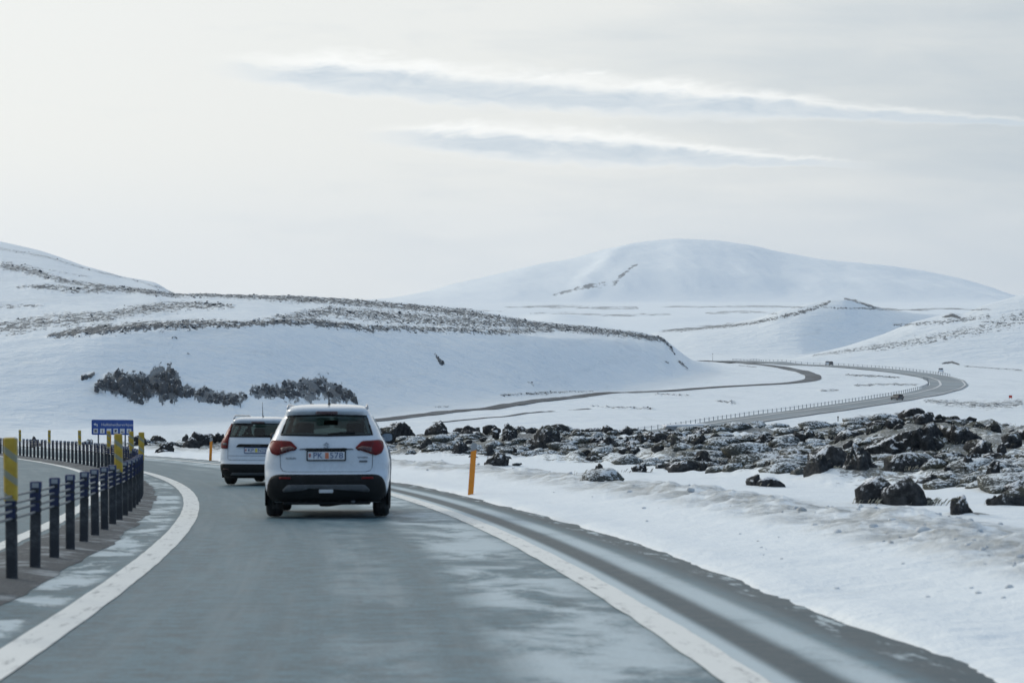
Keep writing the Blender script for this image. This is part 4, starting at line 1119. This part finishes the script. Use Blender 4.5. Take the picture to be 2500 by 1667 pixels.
    letter('badge_lettering', 'VITARA', .036, W['seam'], root, (.515, sh.rear(.515, .855)-.006, .855), .15, (0, 0, .10))
    bm_obj(over(rounded([(.465, .79), (.58, .79), (.58, .815), (.465, .815)], .006), R(.008)), 'badge', W['seam'], root, .006)
    y_ = sh.rear(0, 1.03)
    em = MB()
    em.prism([(-.045, 1.035), (.0, 1.072), (.045, 1.045), (.022, 1.035), (.0, 1.048), (-.018, 1.035), (.045, 1.008), (.0, .978), (-.045, 1.0), (-.022, 1.01), (0, 1.0), (.018, 1.01)], y_-.014, y_-.004)
    em.build('emblem', W['chrome'], root)
    # sides: windows, sills, door seams, handles
    for s in (-1, 1):
        for y0, y1, z0, z1 in sw:
            f = lambda y, z, s=s: (s*(sh.side(y, z)+.004), y, z)
            top = z1
            out = rounded([(y0-.16, z0+.03), (y1, z0), (y1-(.12 if y1 > 2 else 0), top), (y0+.06, top)], .05)
            g = bm_obj(over(out, f, .1), 'side_window', W['tinted_glass'], root, 0)
        sl = [(.45, .26), (3.75, .26), (3.75, .36), (.45, .36)]
        bm_obj(over(sl, lambda y, z, s=s: (s*(sh.side(y, z)+.006), y, z), .12), 'sill_cladding', W['trim_black'], root, .012)
        for y in (1.66, 2.72): MB().tube([(s*(sh.side(y, z)+.001), y, z) for z in np.linspace(.40, 1.12, 12)], .005, 5).build('door_seam', W['seam'], root)
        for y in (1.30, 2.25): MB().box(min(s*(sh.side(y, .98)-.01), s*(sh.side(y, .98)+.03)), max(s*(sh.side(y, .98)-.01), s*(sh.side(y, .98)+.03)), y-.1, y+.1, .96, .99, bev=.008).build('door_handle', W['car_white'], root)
        # roof rail
        pts = []
        for q in np.linspace(0, 1, 16):
            y = .52+q*1.55; h = .055*min(1, min(q, 1-q)*9)**.5; pts.append((s*(.565-.02*q), y, 1.548+h))
        MB().tube(pts, .017, 8).build('roof_rail', W['chrome'], root, True)
        door_mirror(root, sh, s, 2.62, 1.11)
        hl = [(s*.42, .80), (s*.78, .82), (s*.77, .92), (s*.45, .90)]
        fr = lambda x, z: (x, float(sh.yf(z)[0])-sh.af+sh.af*(1-min(abs(x)/float(sh.w(z)[0]), .999)**sh.nf)**(1/sh.nf)+.012, z)
        bm_obj(over(hl if s > 0 else hl[::-1], fr, .06), 'headlamp', W['lamp_clear'], root, .012)
    fr = lambda x, z: (x, float(sh.yf(z)[0])-sh.af+sh.af*(1-min(abs(x)/float(sh.w(z)[0]), .999)**sh.nf)**(1/sh.nf)+.010, z)
    bm_obj(over([(-.42, .66), (.42, .66), (.46, .88), (-.46, .88)], fr, .08), 'grille', W['trim_black'], root, .012)
    bm_obj(over(rounded([(-.60, 1.14), (.60, 1.14), (.50, 1.49), (-.50, 1.49)], .05), fr, .08), 'windscreen', W['tinted_glass'], root, 0)
    arches(root, sh, (.80, 3.30))
    for x, y in ((-.765, .80), (.765, .80), (-.765, 3.30), (.765, 3.30)): wheel(root, x, y, .345, .235, 1 if x > 0 else -1)
    MB().box(-.76, .76, .74, .86, .27, .35).build('axle', W['trim_black'], root)
    MB().tube([(.02, .66, 1.615), (.02, .60, 1.625), (.02, .40, 1.80)], .01, 6, rs=[.022, .012, .004]).build('antenna', W['trim_black'], root, True)
    seats(root, 1.28, 1.75)
    return root

def make_estate():
    sh = Shell([(.18,.77,.14,4.30),(.28,.85,.05,4.45),(.42,.875,.01,4.52),(.50,.88,.0,4.54),(.56,.888,.03,4.53),(.70,.892,.045,4.50),(.86,.888,.055,4.40),(.96,.878,.06,4.2),
                (1.02,.865,.07,3.7),(1.08,.845,.085,3.25),(1.14,.815,.105,3.05),(1.22,.785,.15,2.85),(1.34,.735,.21,2.60),(1.46,.685,.27,2.40),(1.50,.665,.22,2.30),(1.54,.64,.20,2.2),(1.58,.60,.26,2.1),(1.61,.50,.40,1.95),(1.622,.36,.55,1.85)], a=.45, n=3.8)
    root = empty('white_estate_car'); W = MATS
    win = (1.135, 1.465, .70, .60); sw = [(.55, 1.35, 1.13, 1.44), (1.45, 2.15, 1.12, 1.44), (2.22, 2.95, 1.12, 1.43)]
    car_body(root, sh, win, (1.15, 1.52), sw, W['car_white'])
    R = lambda o_: (lambda x, z: (x, sh.rear(x, z)-o_, z))
    bo = rounded([(-.70, 1.14), (.70, 1.14), (.625, 1.452), (.16, 1.462), (.14, 1.485), (-.14, 1.485), (-.16, 1.462), (-.625, 1.452)], .025)
    gl = bm_obj(over(bo, R(.006)), 'rear_window', W['tinted_glass'], root, 0)
    ring_o = dense([(-.70, 1.14), (.70, 1.14), (.615, 1.46), (-.615, 1.46), (-.70, 1.14)])
    MB().tube([(x*.985, sh.rear(x, z)-.004, z+(.01 if z < 1.3 else -.008)) for x, z in ring_o], .016, 6).build('window_seal', W['trim_black'], gl, True)
    yl = sh.rear(0, 1.50); MB().box(-.15, .15, yl-.05, yl+.03, 1.468, 1.502, bev=.012).build('brake_light', W['lamp_dark'], root)
    MB().tube([(0, sh.rear(0, 1.16)-.02, 1.16), (.38, sh.rear(.38, 1.18)-.022, 1.19)], .011, 6).build('wiper', W['trim_black'], root, True)
    for s in (-1, 1):
        up = [(.655, 1.09), (.72, 1.14), (.645, 1.455), (.705, 1.455), (.765, 1.20), (.80, 1.10), (.842, 1.02), (.848, .87), (.68, .865), (.672, 1.02)]
        up = [(.672, .865), (.842, .87), (.845, 1.0), (.80, 1.09), (.762, 1.20), (.70, 1.455), (.642, 1.455), (.715, 1.15), (.665, 1.06)]
        tl = bm_obj(over(rounded(up if s > 0 else mirx(up), .012), R(.020), .05), 'tail_lamp', W['lamp_red'], root, .03)
        d = [(.685, .945), (.835, .95), (.835, 1.0), (.70, 1.0)]
        bm_obj(over(d if s > 0 else mirx(d), R(.038), .06), 'lamp_insert', W['trim_grey'], tl, .004)
    hb = rounded([(-.47, .905), (.47, .905), (.40, .975), (-.40, .975)], .02); bm_obj(over(hb, R(.018)), 'tailgate_bar', W['trim_black'], root, .03)
    plate(root, sh, .775, .885, .26, [('KP', -.115, .13), ('N25', .145, .185)], 'sticker_yellow', False)
    bp = [(-.85, .30), (-.80, .17), (.80, .17), (.85, .30), (.855, .46), (.82, .505), (-.82, .505), (-.855, .46)]
    bumper = bm_obj(over(rounded(bp, .03), R(.014)), 'rear_bumper', W['trim_black'], root, .02)
    bm_obj(over(rounded([(-.6, .24), (.6, .24), (.55, .30), (-.55, .30)], .015), R(.03)), 'skid_panel', W['trim_grey'], bumper, .012)
    for s in (-1, 1):
        rf = [(s*.62, .37), (s*.76, .372), (s*.76, .395), (s*.62, .393)]
        bm_obj(over(rf if s > 0 else rf[::-1], R(.028)), 'reflector', W['lamp_dark'], bumper, .01)
    half = dense([(.668, .87), (.66, .62), (.62, .60), (0, .60)], .03); strip_line(sh, half+[(-x, z) for x, z in reversed(half[:-1])], .001, .0045).build('tailgate_seam', W['seam'], root)
    strip_line(sh, dense([(-.66, .70), (.66, .70)]), .001, .0045).build('crease', W['seam'], root)
    letter('badge_lettering', 'DACIA', .05, W['seam'], root, (0, sh.rear(0, .94)-.042, .94), .22)
    MB().box(-.62, .62, .12, 4.1, .17, .22, bev=.02).build('underbody', W['trim_black'], root)
    for s in (-1, 1):
        f = lambda y, z, s=s: (s*(sh.side(y, z)+.004), y, z)
        for y0, y1, z0, z1 in sw: bm_obj(over(rounded([(y0-.04, z0), (y1, z0), (y1-(.15 if y1 > 2.5 else 0), z1), (y0+.02, z1)], .04), f, .1), 'side_window', W['tinted_glass'], root, 0)
        bm_obj(over([(.45, .24), (4.0, .24), (4.0, .36), (.45, .36)], lambda y, z, s=s: (s*(sh.side(y, z)+.006), y, z), .12), 'sill_cladding', W['trim_black'], root, .012)
        for y in (1.40, 2.20, 3.05): MB().tube([(s*(sh.side(y, z)+.001), y, z) for z in np.linspace(.40, 1.12, 12)], .005, 5).build('door_seam', W['seam'], root)
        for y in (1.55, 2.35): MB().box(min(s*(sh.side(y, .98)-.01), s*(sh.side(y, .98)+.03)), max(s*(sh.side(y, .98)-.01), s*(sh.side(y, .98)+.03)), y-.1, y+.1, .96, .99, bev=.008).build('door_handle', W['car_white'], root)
        pts = []
        for q in np.linspace(0, 1, 16): pts.append((s*(.62-.02*q), .45+q*1.6, 1.575+.075*min(1, min(q, 1-q)*8)**.5))
        MB().tube(pts, .022, 8).build('roof_rail', W['trim_black' if s > 0 else 'chrome'], root, True)
        door_mirror(root, sh, s, 2.95, 1.08)
        fr = lambda x, z: (x, float(sh.yf(z)[0])-sh.af+sh.af*(1-min(abs(x)/float(sh.w(z)[0]), .999)**sh.nf)**(1/sh.nf)+.012, z)
        hl = [(s*.42, .76), (s*.78, .78), (s*.77, .88), (s*.45, .86)]; bm_obj(over(hl if s > 0 else hl[::-1], fr, .06), 'headlamp', W['lamp_clear'], root, .012)
    bm_obj(over([(-.42, .60), (.42, .60), (.46, .84), (-.46, .84)], fr, .08), 'grille', W['trim_black'], root, .012)
    bm_obj(over(rounded([(-.62, 1.16), (.62, 1.16), (.54, 1.51), (-.54, 1.51)], .05), fr, .08), 'windscreen', W['tinted_glass'], root, 0)
    arches(root, sh, (.85, 3.72), .33)
    for x, y in ((-.77, .85), (.77, .85), (-.77, 3.72), (.77, 3.72)): wheel(root, x, y, .33, .215, 1 if x > 0 else -1)
    MB().tube([(.03, .60, 1.622), (.03, .55, 1.64), (.03, .48, 1.97)], .01, 6, rs=[.022, .010, .004]).build('antenna', W['trim_black'], root, True)
    seats(root, 1.27, 2.05)
    return root
def put_car(root, px, D, yaw, label):
    X = (px-1250)/F*D; root.location = (X, D, float(road_z(D))+.008); root.rotation_euler = (-math.atan(SLOPE), 0, math.radians(yaw))
    tag(root, label, 'car')
suv = make_suv(); put_car(suv, 796, 34.1, 2.4, 'nearer white SUV with angular dark red tail lamps, seen from behind')
est = make_estate(); est.scale = (.98, 1, .94); put_car(est, 623, 53.6, -7.0, 'farther white estate car with tall red tail lamps, half hidden by the SUV')

# ------------------------------------------------------------------ vehicles far off on the valley road
def far_car(label, px, py, yaw, mat, dz=.16):
    p = at(px, py, 420, 1500, 2200); root = empty('distant_car', p+Vector((0, 0, dz)), (0, 0, math.radians(yaw))); tag(root, label, 'car', 'vehicles far off on the valley road')
    sh = Shell([(.25,.80,-1.95,1.95),(.5,.9,-2.05,2.05),(.85,.9,-2.0,1.95),(.98,.86,-1.9,1.1),(1.05,.8,-1.85,.85),(1.4,.66,-1.5,.4),(1.55,.55,-1.2,.2)], a=.4, n=3.5, af=.5)
    zs = [.25, .4, .5, .7, .85, .95, .98, 1.02, 1.05, 1.2, 1.4, 1.5, 1.55]; V = []; Q = []
    for z in zs: V += sh.ring(z, 12, 3, 12)
    n = len(V)//len(zs)
    for i in range(len(zs)-1):
        for j in range(n): Q.append((i*n+j, i*n+(j+1) % n, (i+1)*n+(j+1) % n, (i+1)*n+j))
    Q.append(tuple(range((len(zs)-1)*n, len(zs)*n))); Q.append(tuple(range(n))[::-1])
    link('body', mesh_py('body', V, Q), mat, root, True)
    MB().prism([(-.72, 1.08), (.72, 1.08), (.60, 1.42), (-.60, 1.42)], -1.86, -1.60).build('rear_window', MATS['trim_black'], root)
    MB().prism([(-.72, 1.08), (.72, 1.08), (.60, 1.40), (-.60, 1.40)], .45, .88).build('windscreen', MATS['trim_black'], root)
    for s in (-1, 1):
        MB().box(min(s*.66, s*.80), max(s*.66, s*.80), -1.3, .3, 1.08, 1.36).build('side_window', MATS['trim_black'], root)
        MB().box(min(s*.5, s*.8), max(s*.5, s*.8), 1.96, 2.04, .66, .82).build('headlamp', MATS['lamp_clear'], root)
        MB().box(min(s*.55, s*.84), max(s*.55, s*.84), -2.06, -1.98, .75, .95).build('tail_lamp', MATS['lamp_red'], root)
        for y in (-1.3, 1.3): MB().lathe([(s*.70, .1), (s*.70, .31), (s*.90, .31), (s*.90, .1)], 14, c=(0, y, .31)).build('wheel', MATS['rubber'], root)
    return root
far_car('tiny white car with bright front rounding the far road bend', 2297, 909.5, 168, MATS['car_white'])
far_car('tiny grey car on the nearer leg of the valley road', 2190, 977.5, 24, MATS['trim_grey'])
far_car('tiny grey car leading on the upper leg of the valley road', 2029, 892.5, 172, MATS['trim_grey'])
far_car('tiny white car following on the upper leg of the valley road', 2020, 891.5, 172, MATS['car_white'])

# ------------------------------------------------------------------ small far things
def small_things():
    p = at(2467, 976, 420, 1500, 2200); r = empty('marker_board', p); tag(r, 'tiny red marker board standing alone on the snow far right', 'marker board')
    MB().prism([(-.42, .5), (.42, .5), (.42, 1.2), (-.42, 1.2)], -.04, .04).build('board', MATS['red_board'], r)
    for x in (-.3, .3): MB().tube([(x, .07, -.3), (x, .07, 1.1)], .025, 6).build('leg', MATS['galvanised'], r)
    p = at(2046, 1028, 420, 1500, 2200); r = empty('stake', p); tag(r, 'lone dark stake in smooth snow above the lava rocks', 'stake')
    MB().tube([(0, 0, -.3), (0, 0, 1.0)], .10, 8).build('shaft', MATS['post_black'], r); MB().box(-.16, .16, -.10, .10, .72, 1.05, bev=.03).build('head', MATS['post_black'], r)
    p = at(1740, 881, 420, 1500, 2200); r = empty('snow_pole', p); tag(r, 'thin tall pole beside the far end of the valley road', 'pole')
    MB().tube([(0, 0, -.5), (0, 0, 3.6)], .07, 6, rs=[.09, .06]).build('shaft', MATS['galvanised'], r); MB().box(-.15, .15, -.1, .1, 3.1, 3.6).build('head', MATS['galvanised'], r)
    p = at(1640, 1050, 420, 1500, 2200); r = empty('culvert', p, (0, 0, math.radians(14))); tag(r, 'low grey concrete culvert with sloping snow covered roof beside the valley road', 'culvert')
    MB().prism([(-1.9, -.5), (.3, -.5), (1.3, .75), (-1.2, .75)], 0, 1.2).build('headwall', MATS['concrete'], r)
    MB().prism([(-1.2, .76), (1.3, .76), (8.5, .95), (7.5, 1.15), (-1.1, 1.0)], -.2, 3.0).build('roof_slab', MATS['snow_cap'], r)
plain('snow_cap', (0.78, 0.81, 0.85), 0.65, scale=.4)
small_things()

# ------------------------------------------------------------------ lava rocks
def lava_mat():
    m, b = new_mat('lava_rock'); o = geom('Position'); x, y, z = sep(o); n3 = sep(geom('Normal'))
    a = noise(o, 1.6, 6.0, 0.7); f = noise(o, 7.0, 5.0, 0.75); g = noise(o, 0.5, 3.0)
    base = mix(step(f, 0.35, 0.7), (0.012, 0.014, 0.017), (0.062, 0.066, 0.070))
    moss = step(n3[2]*0.45 + a*0.9 + (g-0.5)*0.8, 0.72, 0.92)
    base = mix((moss*0.75).clamp(), base, mix(step(f, 0.4, 0.6), (0.060, 0.062, 0.048), (0.15, 0.14, 0.10)))
    sn = step(n3[2]*0.42 - n3[0]*0.10 + (a-0.5)*1.1 + (f-0.5)*1.35, 0.35, 0.50)
    col = mix((sn*0.95).clamp(), base, (0.78, 0.81, 0.85))
    setc(b, 'Base Color', col); setc(b, 'Roughness', 0.85); b.inputs['Specular IOR Level'].default_value = 0.2
    bump(b, f + a*0.8, 0.8, 0.08)
lava_mat()
_ico = {}
def ico(sub):
    if sub not in _ico:
        bm = bmesh.new(); bmesh.ops.create_icosphere(bm, subdivisions=sub, radius=1.0)
        _ico[sub] = (np.array([v.co[:] for v in bm.verts]), np.array([[v.index for v in f.verts] for f in bm.faces])); bm.free()
    return _ico[sub]
def lump(seed, sub=4, rough=1.0):
    d, f = ico(sub); r_ = np.random.default_rng(seed)
    N = r_.normal(size=(15, 3)); N /= np.linalg.norm(N, axis=1)[:, None]; off = r_.uniform(.62, 1.0, 15)
    q = d @ N.T; rad = np.where(q > .08, off[None]/np.maximum(q, .08), 9).min(1); rad = np.minimum(rad, 1.25)
    o = r_.uniform(-50, 50, 3); p = d*rad[:, None]
    n1 = fbm(p[:, 0]*1.5+o[0], p[:, 1]*1.5+o[1], p[:, 2]*1.5+o[2], o=3, seed=seed); n2 = np.abs(fbm(p[:, 0]*3.2+o[1], p[:, 1]*3.2+o[2], p[:, 2]*3.2+o[0], o=4, seed=seed+9))
    n3 = fbm(p[:, 0]*9+o[2], p[:, 1]*9, p[:, 2]*9+o[0], o=3, seed=seed+17)
    rad = rad*(1 + rough*(.28*n1 - .42*n2 + .13*n3 + .06))
    return d*rad[:, None], f
def tri_mesh(name, V, Fc):
    me = bpy.data.meshes.new(name); me.vertices.add(len(V)); me.vertices.foreach_set('co', np.asarray(V, np.float32).ravel()); n = len(Fc)
    me.loops.add(n*3); me.polygons.add(n); me.loops.foreach_set('vertex_index', np.asarray(Fc, np.int32).ravel())
    me.polygons.foreach_set('loop_start', np.arange(0, n*3, 3, dtype=np.int32)); me.polygons.foreach_set('loop_total', np.full(n, 3, np.int32)); me.update(calc_edges=True)
    return me
def rocks():
    for i, (p, W, H, lab) in enumerate(PLACED):
        n = int(np.clip(round(W/H/0.8), 2, 7)); VV = []; FF = []; c = 0
        r_ = np.random.default_rng(400+i)
        for j in range(n):
            V, Fc = lump(1000+i*13+j, 4 if W*F/p.y > 30 else 3)
            V = V/np.abs(V).max(0)
            hw = W/(n*0.98)*r_.uniform(.85, 1.15); hj = 1.02*H*(1 if j == n//2 else r_.uniform(.6, 1.0)); cx = -W/2+hw+(W-2*hw)*j/(n-1)+r_.uniform(-.12, .12)*hw
            low = .45*hj+.15
            zz = np.where(V[:, 2] > 0, np.abs(V[:, 2])**.72*hj*1.28-.28*hj, V[:, 2]*low-.28*hj)
            VV.append(np.column_stack([V[:, 0]*hw+cx, V[:, 1]*min(hw*1.1, H*1.6)+r_.uniform(-.25, .25)*hw, zz])); FF.append(Fc+c); c += len(V)
        me = tri_mesh('lava_rock', np.concatenate(VV), np.concatenate(FF))
        o = link('lava_rock', me, MATS['lava_rock'], None, False); o.location = p
        tag(o, lab, 'rock', 'lava rocks beside the road')
rocks()
def scatter_points(n, seed, dlo=30, dhi=165):
    r_ = np.random.default_rng(seed); u = r_.uniform(300, 2560, n*6); D = 1/r_.uniform(1/dhi, 1/dlo, n*6); X = (u-1250)/F*D
    z, lv, t, uu, _ = height(X, D, True); y = HOR+F*(EYE-z)/D
    w = np.clip(0.25+1.6*fbm(X*.22, D*.12, o=3, seed=141), 0, 1)
    ok = (lv > .45) & (r_.uniform(size=n*6) < w)
    i = np.where(ok)[0][:n]; return X[i], D[i], z[i], r_
def rubble():
    X, Y, Z, r_ = scatter_points(2000, 5); VV = []; FF = []; c = 0
    base = [lump(3000+k, 2, 1.0) for k in range(8)]
    for x, y, z in zip(X, Y, Z):
        V, Fc = base[r_.integers(8)]; s_ = r_.lognormal(-1.95, .5); a = r_.uniform(0, 6.28); ca, sa = math.cos(a), math.sin(a)
        Q = np.column_stack([(V[:, 0]*ca-V[:, 1]*sa)*s_*1.3, (V[:, 0]*sa+V[:, 1]*ca)*s_, V[:, 2]*s_*.85])+np.array([x, y, z+.15*s_]); VV.append(Q); FF.append(Fc+c); c += len(V)
    tag(link('rubble', tri_mesh('rubble', np.concatenate(VV), np.concatenate(FF)), MATS['lava_rock']), 'scattered small lava stones among snow and heath', 'rubble', kind='stuff')
rubble()
def heath():
    m, b = new_mat('heath'); o = geom('Position'); x, y, z = sep(o); n3 = sep(geom('Normal'))
    a = noise(o, 2.2, 5.0, 0.7); f = noise(xyz(x, y, z*2.0), 13.0, 5.0, 0.75)
    c = mix(step(f, 0.36, 0.64), (0.030, 0.034, 0.034), mix(step(a, 0.42, 0.60), (0.095, 0.110, 0.110), (0.140, 0.132, 0.085)))
    sn = step(n3[2]*0.30 + (a-0.5)*0.9 + (f-0.5)*1.6, 0.17, 0.34)
    setc(b, 'Base Color', mix((sn*0.95).clamp(), c, (0.74, 0.80, 0.85))); setc(b, 'Roughness', 0.9); bump(b, f, 0.9, 0.05)
    r_ = np.random.default_rng(19); n = 26000; u = r_.uniform(300, 2560, n); D = 1/r_.uniform(1/160.0, 1/32.0, n); X = (u-1250)/F*D
    Z, lv, t, uu, _ = height(X, D, True); w = np.clip(0.30+2.4*fbm(X*.26, D*.13, o=3, seed=161), 0.0, 1)
    k = np.where((lv > .22) & (r_.uniform(size=n) < w*lv))[0][:3000]; base = [lump(8000+j, 2, .9) for j in range(10)]; VV = []; FF = []; c_ = 0
    for i in k:
        V, Fc = base[r_.integers(10)]; s_ = r_.lognormal(-1.75, .45); an = r_.uniform(0, 6.28); ca, sa = math.cos(an), math.sin(an)
        VV.append(np.column_stack([(V[:, 0]*ca-V[:, 1]*sa)*s_*1.5, (V[:, 0]*sa+V[:, 1]*ca)*s_*1.2, V[:, 2]*s_*.55])+np.array([X[i], D[i], Z[i]+.02])); FF.append(Fc+c_); c_ += len(V)
    tag(link('heath_clumps', tri_mesh('heath_clumps', np.concatenate(VV), np.concatenate(FF)), MATS['heath']), 'low frosted clumps of moss and heath between the lava rocks', 'heath', kind='stuff')
heath()
def grass():
    m, b = new_mat('dry_grass'); h = S(attr('hue').outputs['Fac']); c = mix(h, (0.16, 0.165, 0.145), (0.40, 0.37, 0.28)); setc(b, 'Base Color', c); setc(b, 'Roughness', 0.8)
    X, Y, Z, r_ = scatter_points(3200, 9, 34, 150); V = []; Fc = []; hue = []
    for x, y, z in zip(X, Y, Z):
        hh = r_.uniform(0, 1); nb = 11; R_ = r_.uniform(.10, .40)
        for k in range(nb):
            a = r_.uniform(0, 6.28); q = R_*math.sqrt(r_.uniform()); bx, by = x+q*math.cos(a), y+q*math.sin(a); l = r_.uniform(.04, .12); w = r_.uniform(.004, .008)
            lean = r_.uniform(.15, .9); ly = r_.uniform(-.4, .3); i0 = len(V)
            V += [(bx-w, by, z-.03), (bx+w, by, z-.03), (bx+lean*l*.5+w*.6, by+ly*l*.4, z+l*.62), (bx+lean*l*1.15, by+ly*l, z+l*.85)]
            Fc += [(i0, i0+1, i0+2), (i0, i0+2, i0+3)]; g = min(1, max(0, hh*.6+r_.uniform(0, .4))); hue += [g*.6, g*.6, g, g]
    me = tri_mesh('dry_grass', V, Fc); at_ = me.attributes.new('hue', 'FLOAT', 'POINT'); at_.data.foreach_set('value', np.array(hue, np.float32))
    tag(link('dry_grass', me, MATS['dry_grass']), 'wind flattened dry grass and moss tufts in the lava field', 'grass', kind='stuff')
grass()

# ------------------------------------------------------------------ haze
def haze():
    m = bpy.data.materials.new('haze'); m.use_nodes = True; nt = m.node_tree
    for n in list(nt.nodes): nt.nodes.remove(n)
    v = nt.nodes.new('ShaderNodeVolumePrincipled'); v.inputs['Color'].default_value = (0.90, 0.94, 1.0, 1); v.inputs['Density'].default_value = HAZE; v.inputs['Anisotropy'].default_value = 0.3
    o = nt.nodes.new('ShaderNodeOutputMaterial'); nt.links.new(v.outputs[0], o.inputs['Volume'])
    h = MB().box(-6900, 6900, -6900, 6900, -75, 240).build('haze', m); tag(h, 'pale winter haze in the air', 'haze', kind='stuff')
HAZE = 0.42e-4
haze()

# ------------------------------------------------------------------ loose rock on the far slopes, ploughed snow along the road
def far_rocks():
    X, Y, Z, B, C, R = HILL_BARE; r_ = np.random.default_rng(77); base = [lump(5000+k, 2, 1.2) for k in range(10)]
    def make(idx, lo, hi, tall):
        VV = []; FF = []; c = 0
        for i in idx:
            V, Fc = base[r_.integers(10)]; s_ = float(np.clip(r_.lognormal(math.log((lo*hi)**.5)-.1, .55), lo*.6, hi*1.5)); a = r_.uniform(0, 6.28); ca, sa = math.cos(a), math.sin(a)
            VV.append(np.column_stack([(V[:, 0]*ca-V[:, 1]*sa)*s_, (V[:, 0]*sa+V[:, 1]*ca)*s_*.8, V[:, 2]*s_*tall*r_.uniform(.7, 1.3)])+np.array([X[i]+r_.uniform(-.5, .5), Y[i]+r_.uniform(-1, 1), Z[i]-(.35*s_*tall if tall > 1 else 0)])); FF.append(Fc+c); c += len(V)
        return tri_mesh('crag', np.concatenate(VV), np.concatenate(FF))
    k = np.where((B > .30) & (C == 0) & ((R < 960) | (B > .62)))[0]; w = (B[k]**1.6)*np.where(R[k] > 960, .25, 1); w /= w.sum()
    tag(link('hillside_stones', make(r_.choice(k, 2600, p=w), .10, .40, .8), MATS['far_rock']), 'dark stones strewn in bands over the snowy hills', 'stones', kind='stuff')
    for ci, ob in CLIFF_OB.items():
        k = np.where((C == ci) & (B > .40))[0]
        if len(k) < 4: continue
        n = {1: 130, 2: 50, 3: 90}.get(ci, 6)
        w = B[k]**3; o = link('crag', make(r_.choice(k, n, p=w/w.sum()), .35, .95 if ci == 1 else .7, 1.9 if ci == 1 else 1.5), MATS['cliff_rock'], ob); o['kind'] = 'stuff'
def far_rock_mat(name, s0, s1):
    m, b = new_mat(name); p = geom('Position'); nz = sep(geom('Normal'))[2]; n = noise(p, 0.9, 5.0, 0.7)
    c = mix(step(n, 0.35, 0.65), (0.022, 0.028, 0.037), (0.070, 0.082, 0.094)); c = mix(step(nz*0.55 + (n-0.5)*1.7, s0, s1)*0.9, c, SNOW); setc(b, 'Base Color', c); setc(b, 'Roughness', 0.9)
far_rock_mat('far_rock', .34, .56); far_rock_mat('cliff_rock', .50, .72); far_rocks()
def plough_chunks():
    r_ = np.random.default_rng(31); VV = []; FF = []; c = 0; base = [lump(7000+k, 2, .8) for k in range(8)]
    Ys = 1/r_.uniform(1/75.0, 1/11.5, 420); t = 8.0+r_.normal(0, .8, 420)
    X, Y = road_pt(Ys, t); Z = height(X, Y)
    for x, y, z, tt in zip(X, Y, Z, t):
        V, Fc = base[r_.integers(8)]; s_ = r_.lognormal(-4.3, .5)*(1.0 if tt < 7 else 1.5); a = r_.uniform(0, 6.28); ca, sa = math.cos(a), math.sin(a)
        VV.append(np.column_stack([(V[:, 0]*ca-V[:, 1]*sa)*s_*1.3, (V[:, 0]*sa+V[:, 1]*ca)*s_, V[:, 2]*s_*.8])+np.array([x, y, z+.1*s_])); FF.append(Fc+c); c += len(V)
    tag(link('snow_chunks', tri_mesh('snow_chunks', np.concatenate(VV), np.concatenate(FF)), MATS['dirty_snow']), 'small ploughed lumps of grey snow on the low bank right of the road', 'snow', kind='stuff')
plain('dirty_snow', (0.66, 0.70, 0.73), 0.7, scale=2.0, dirt=((0.25, 0.24, 0.22), 1.2, 0.7))
plough_chunks()
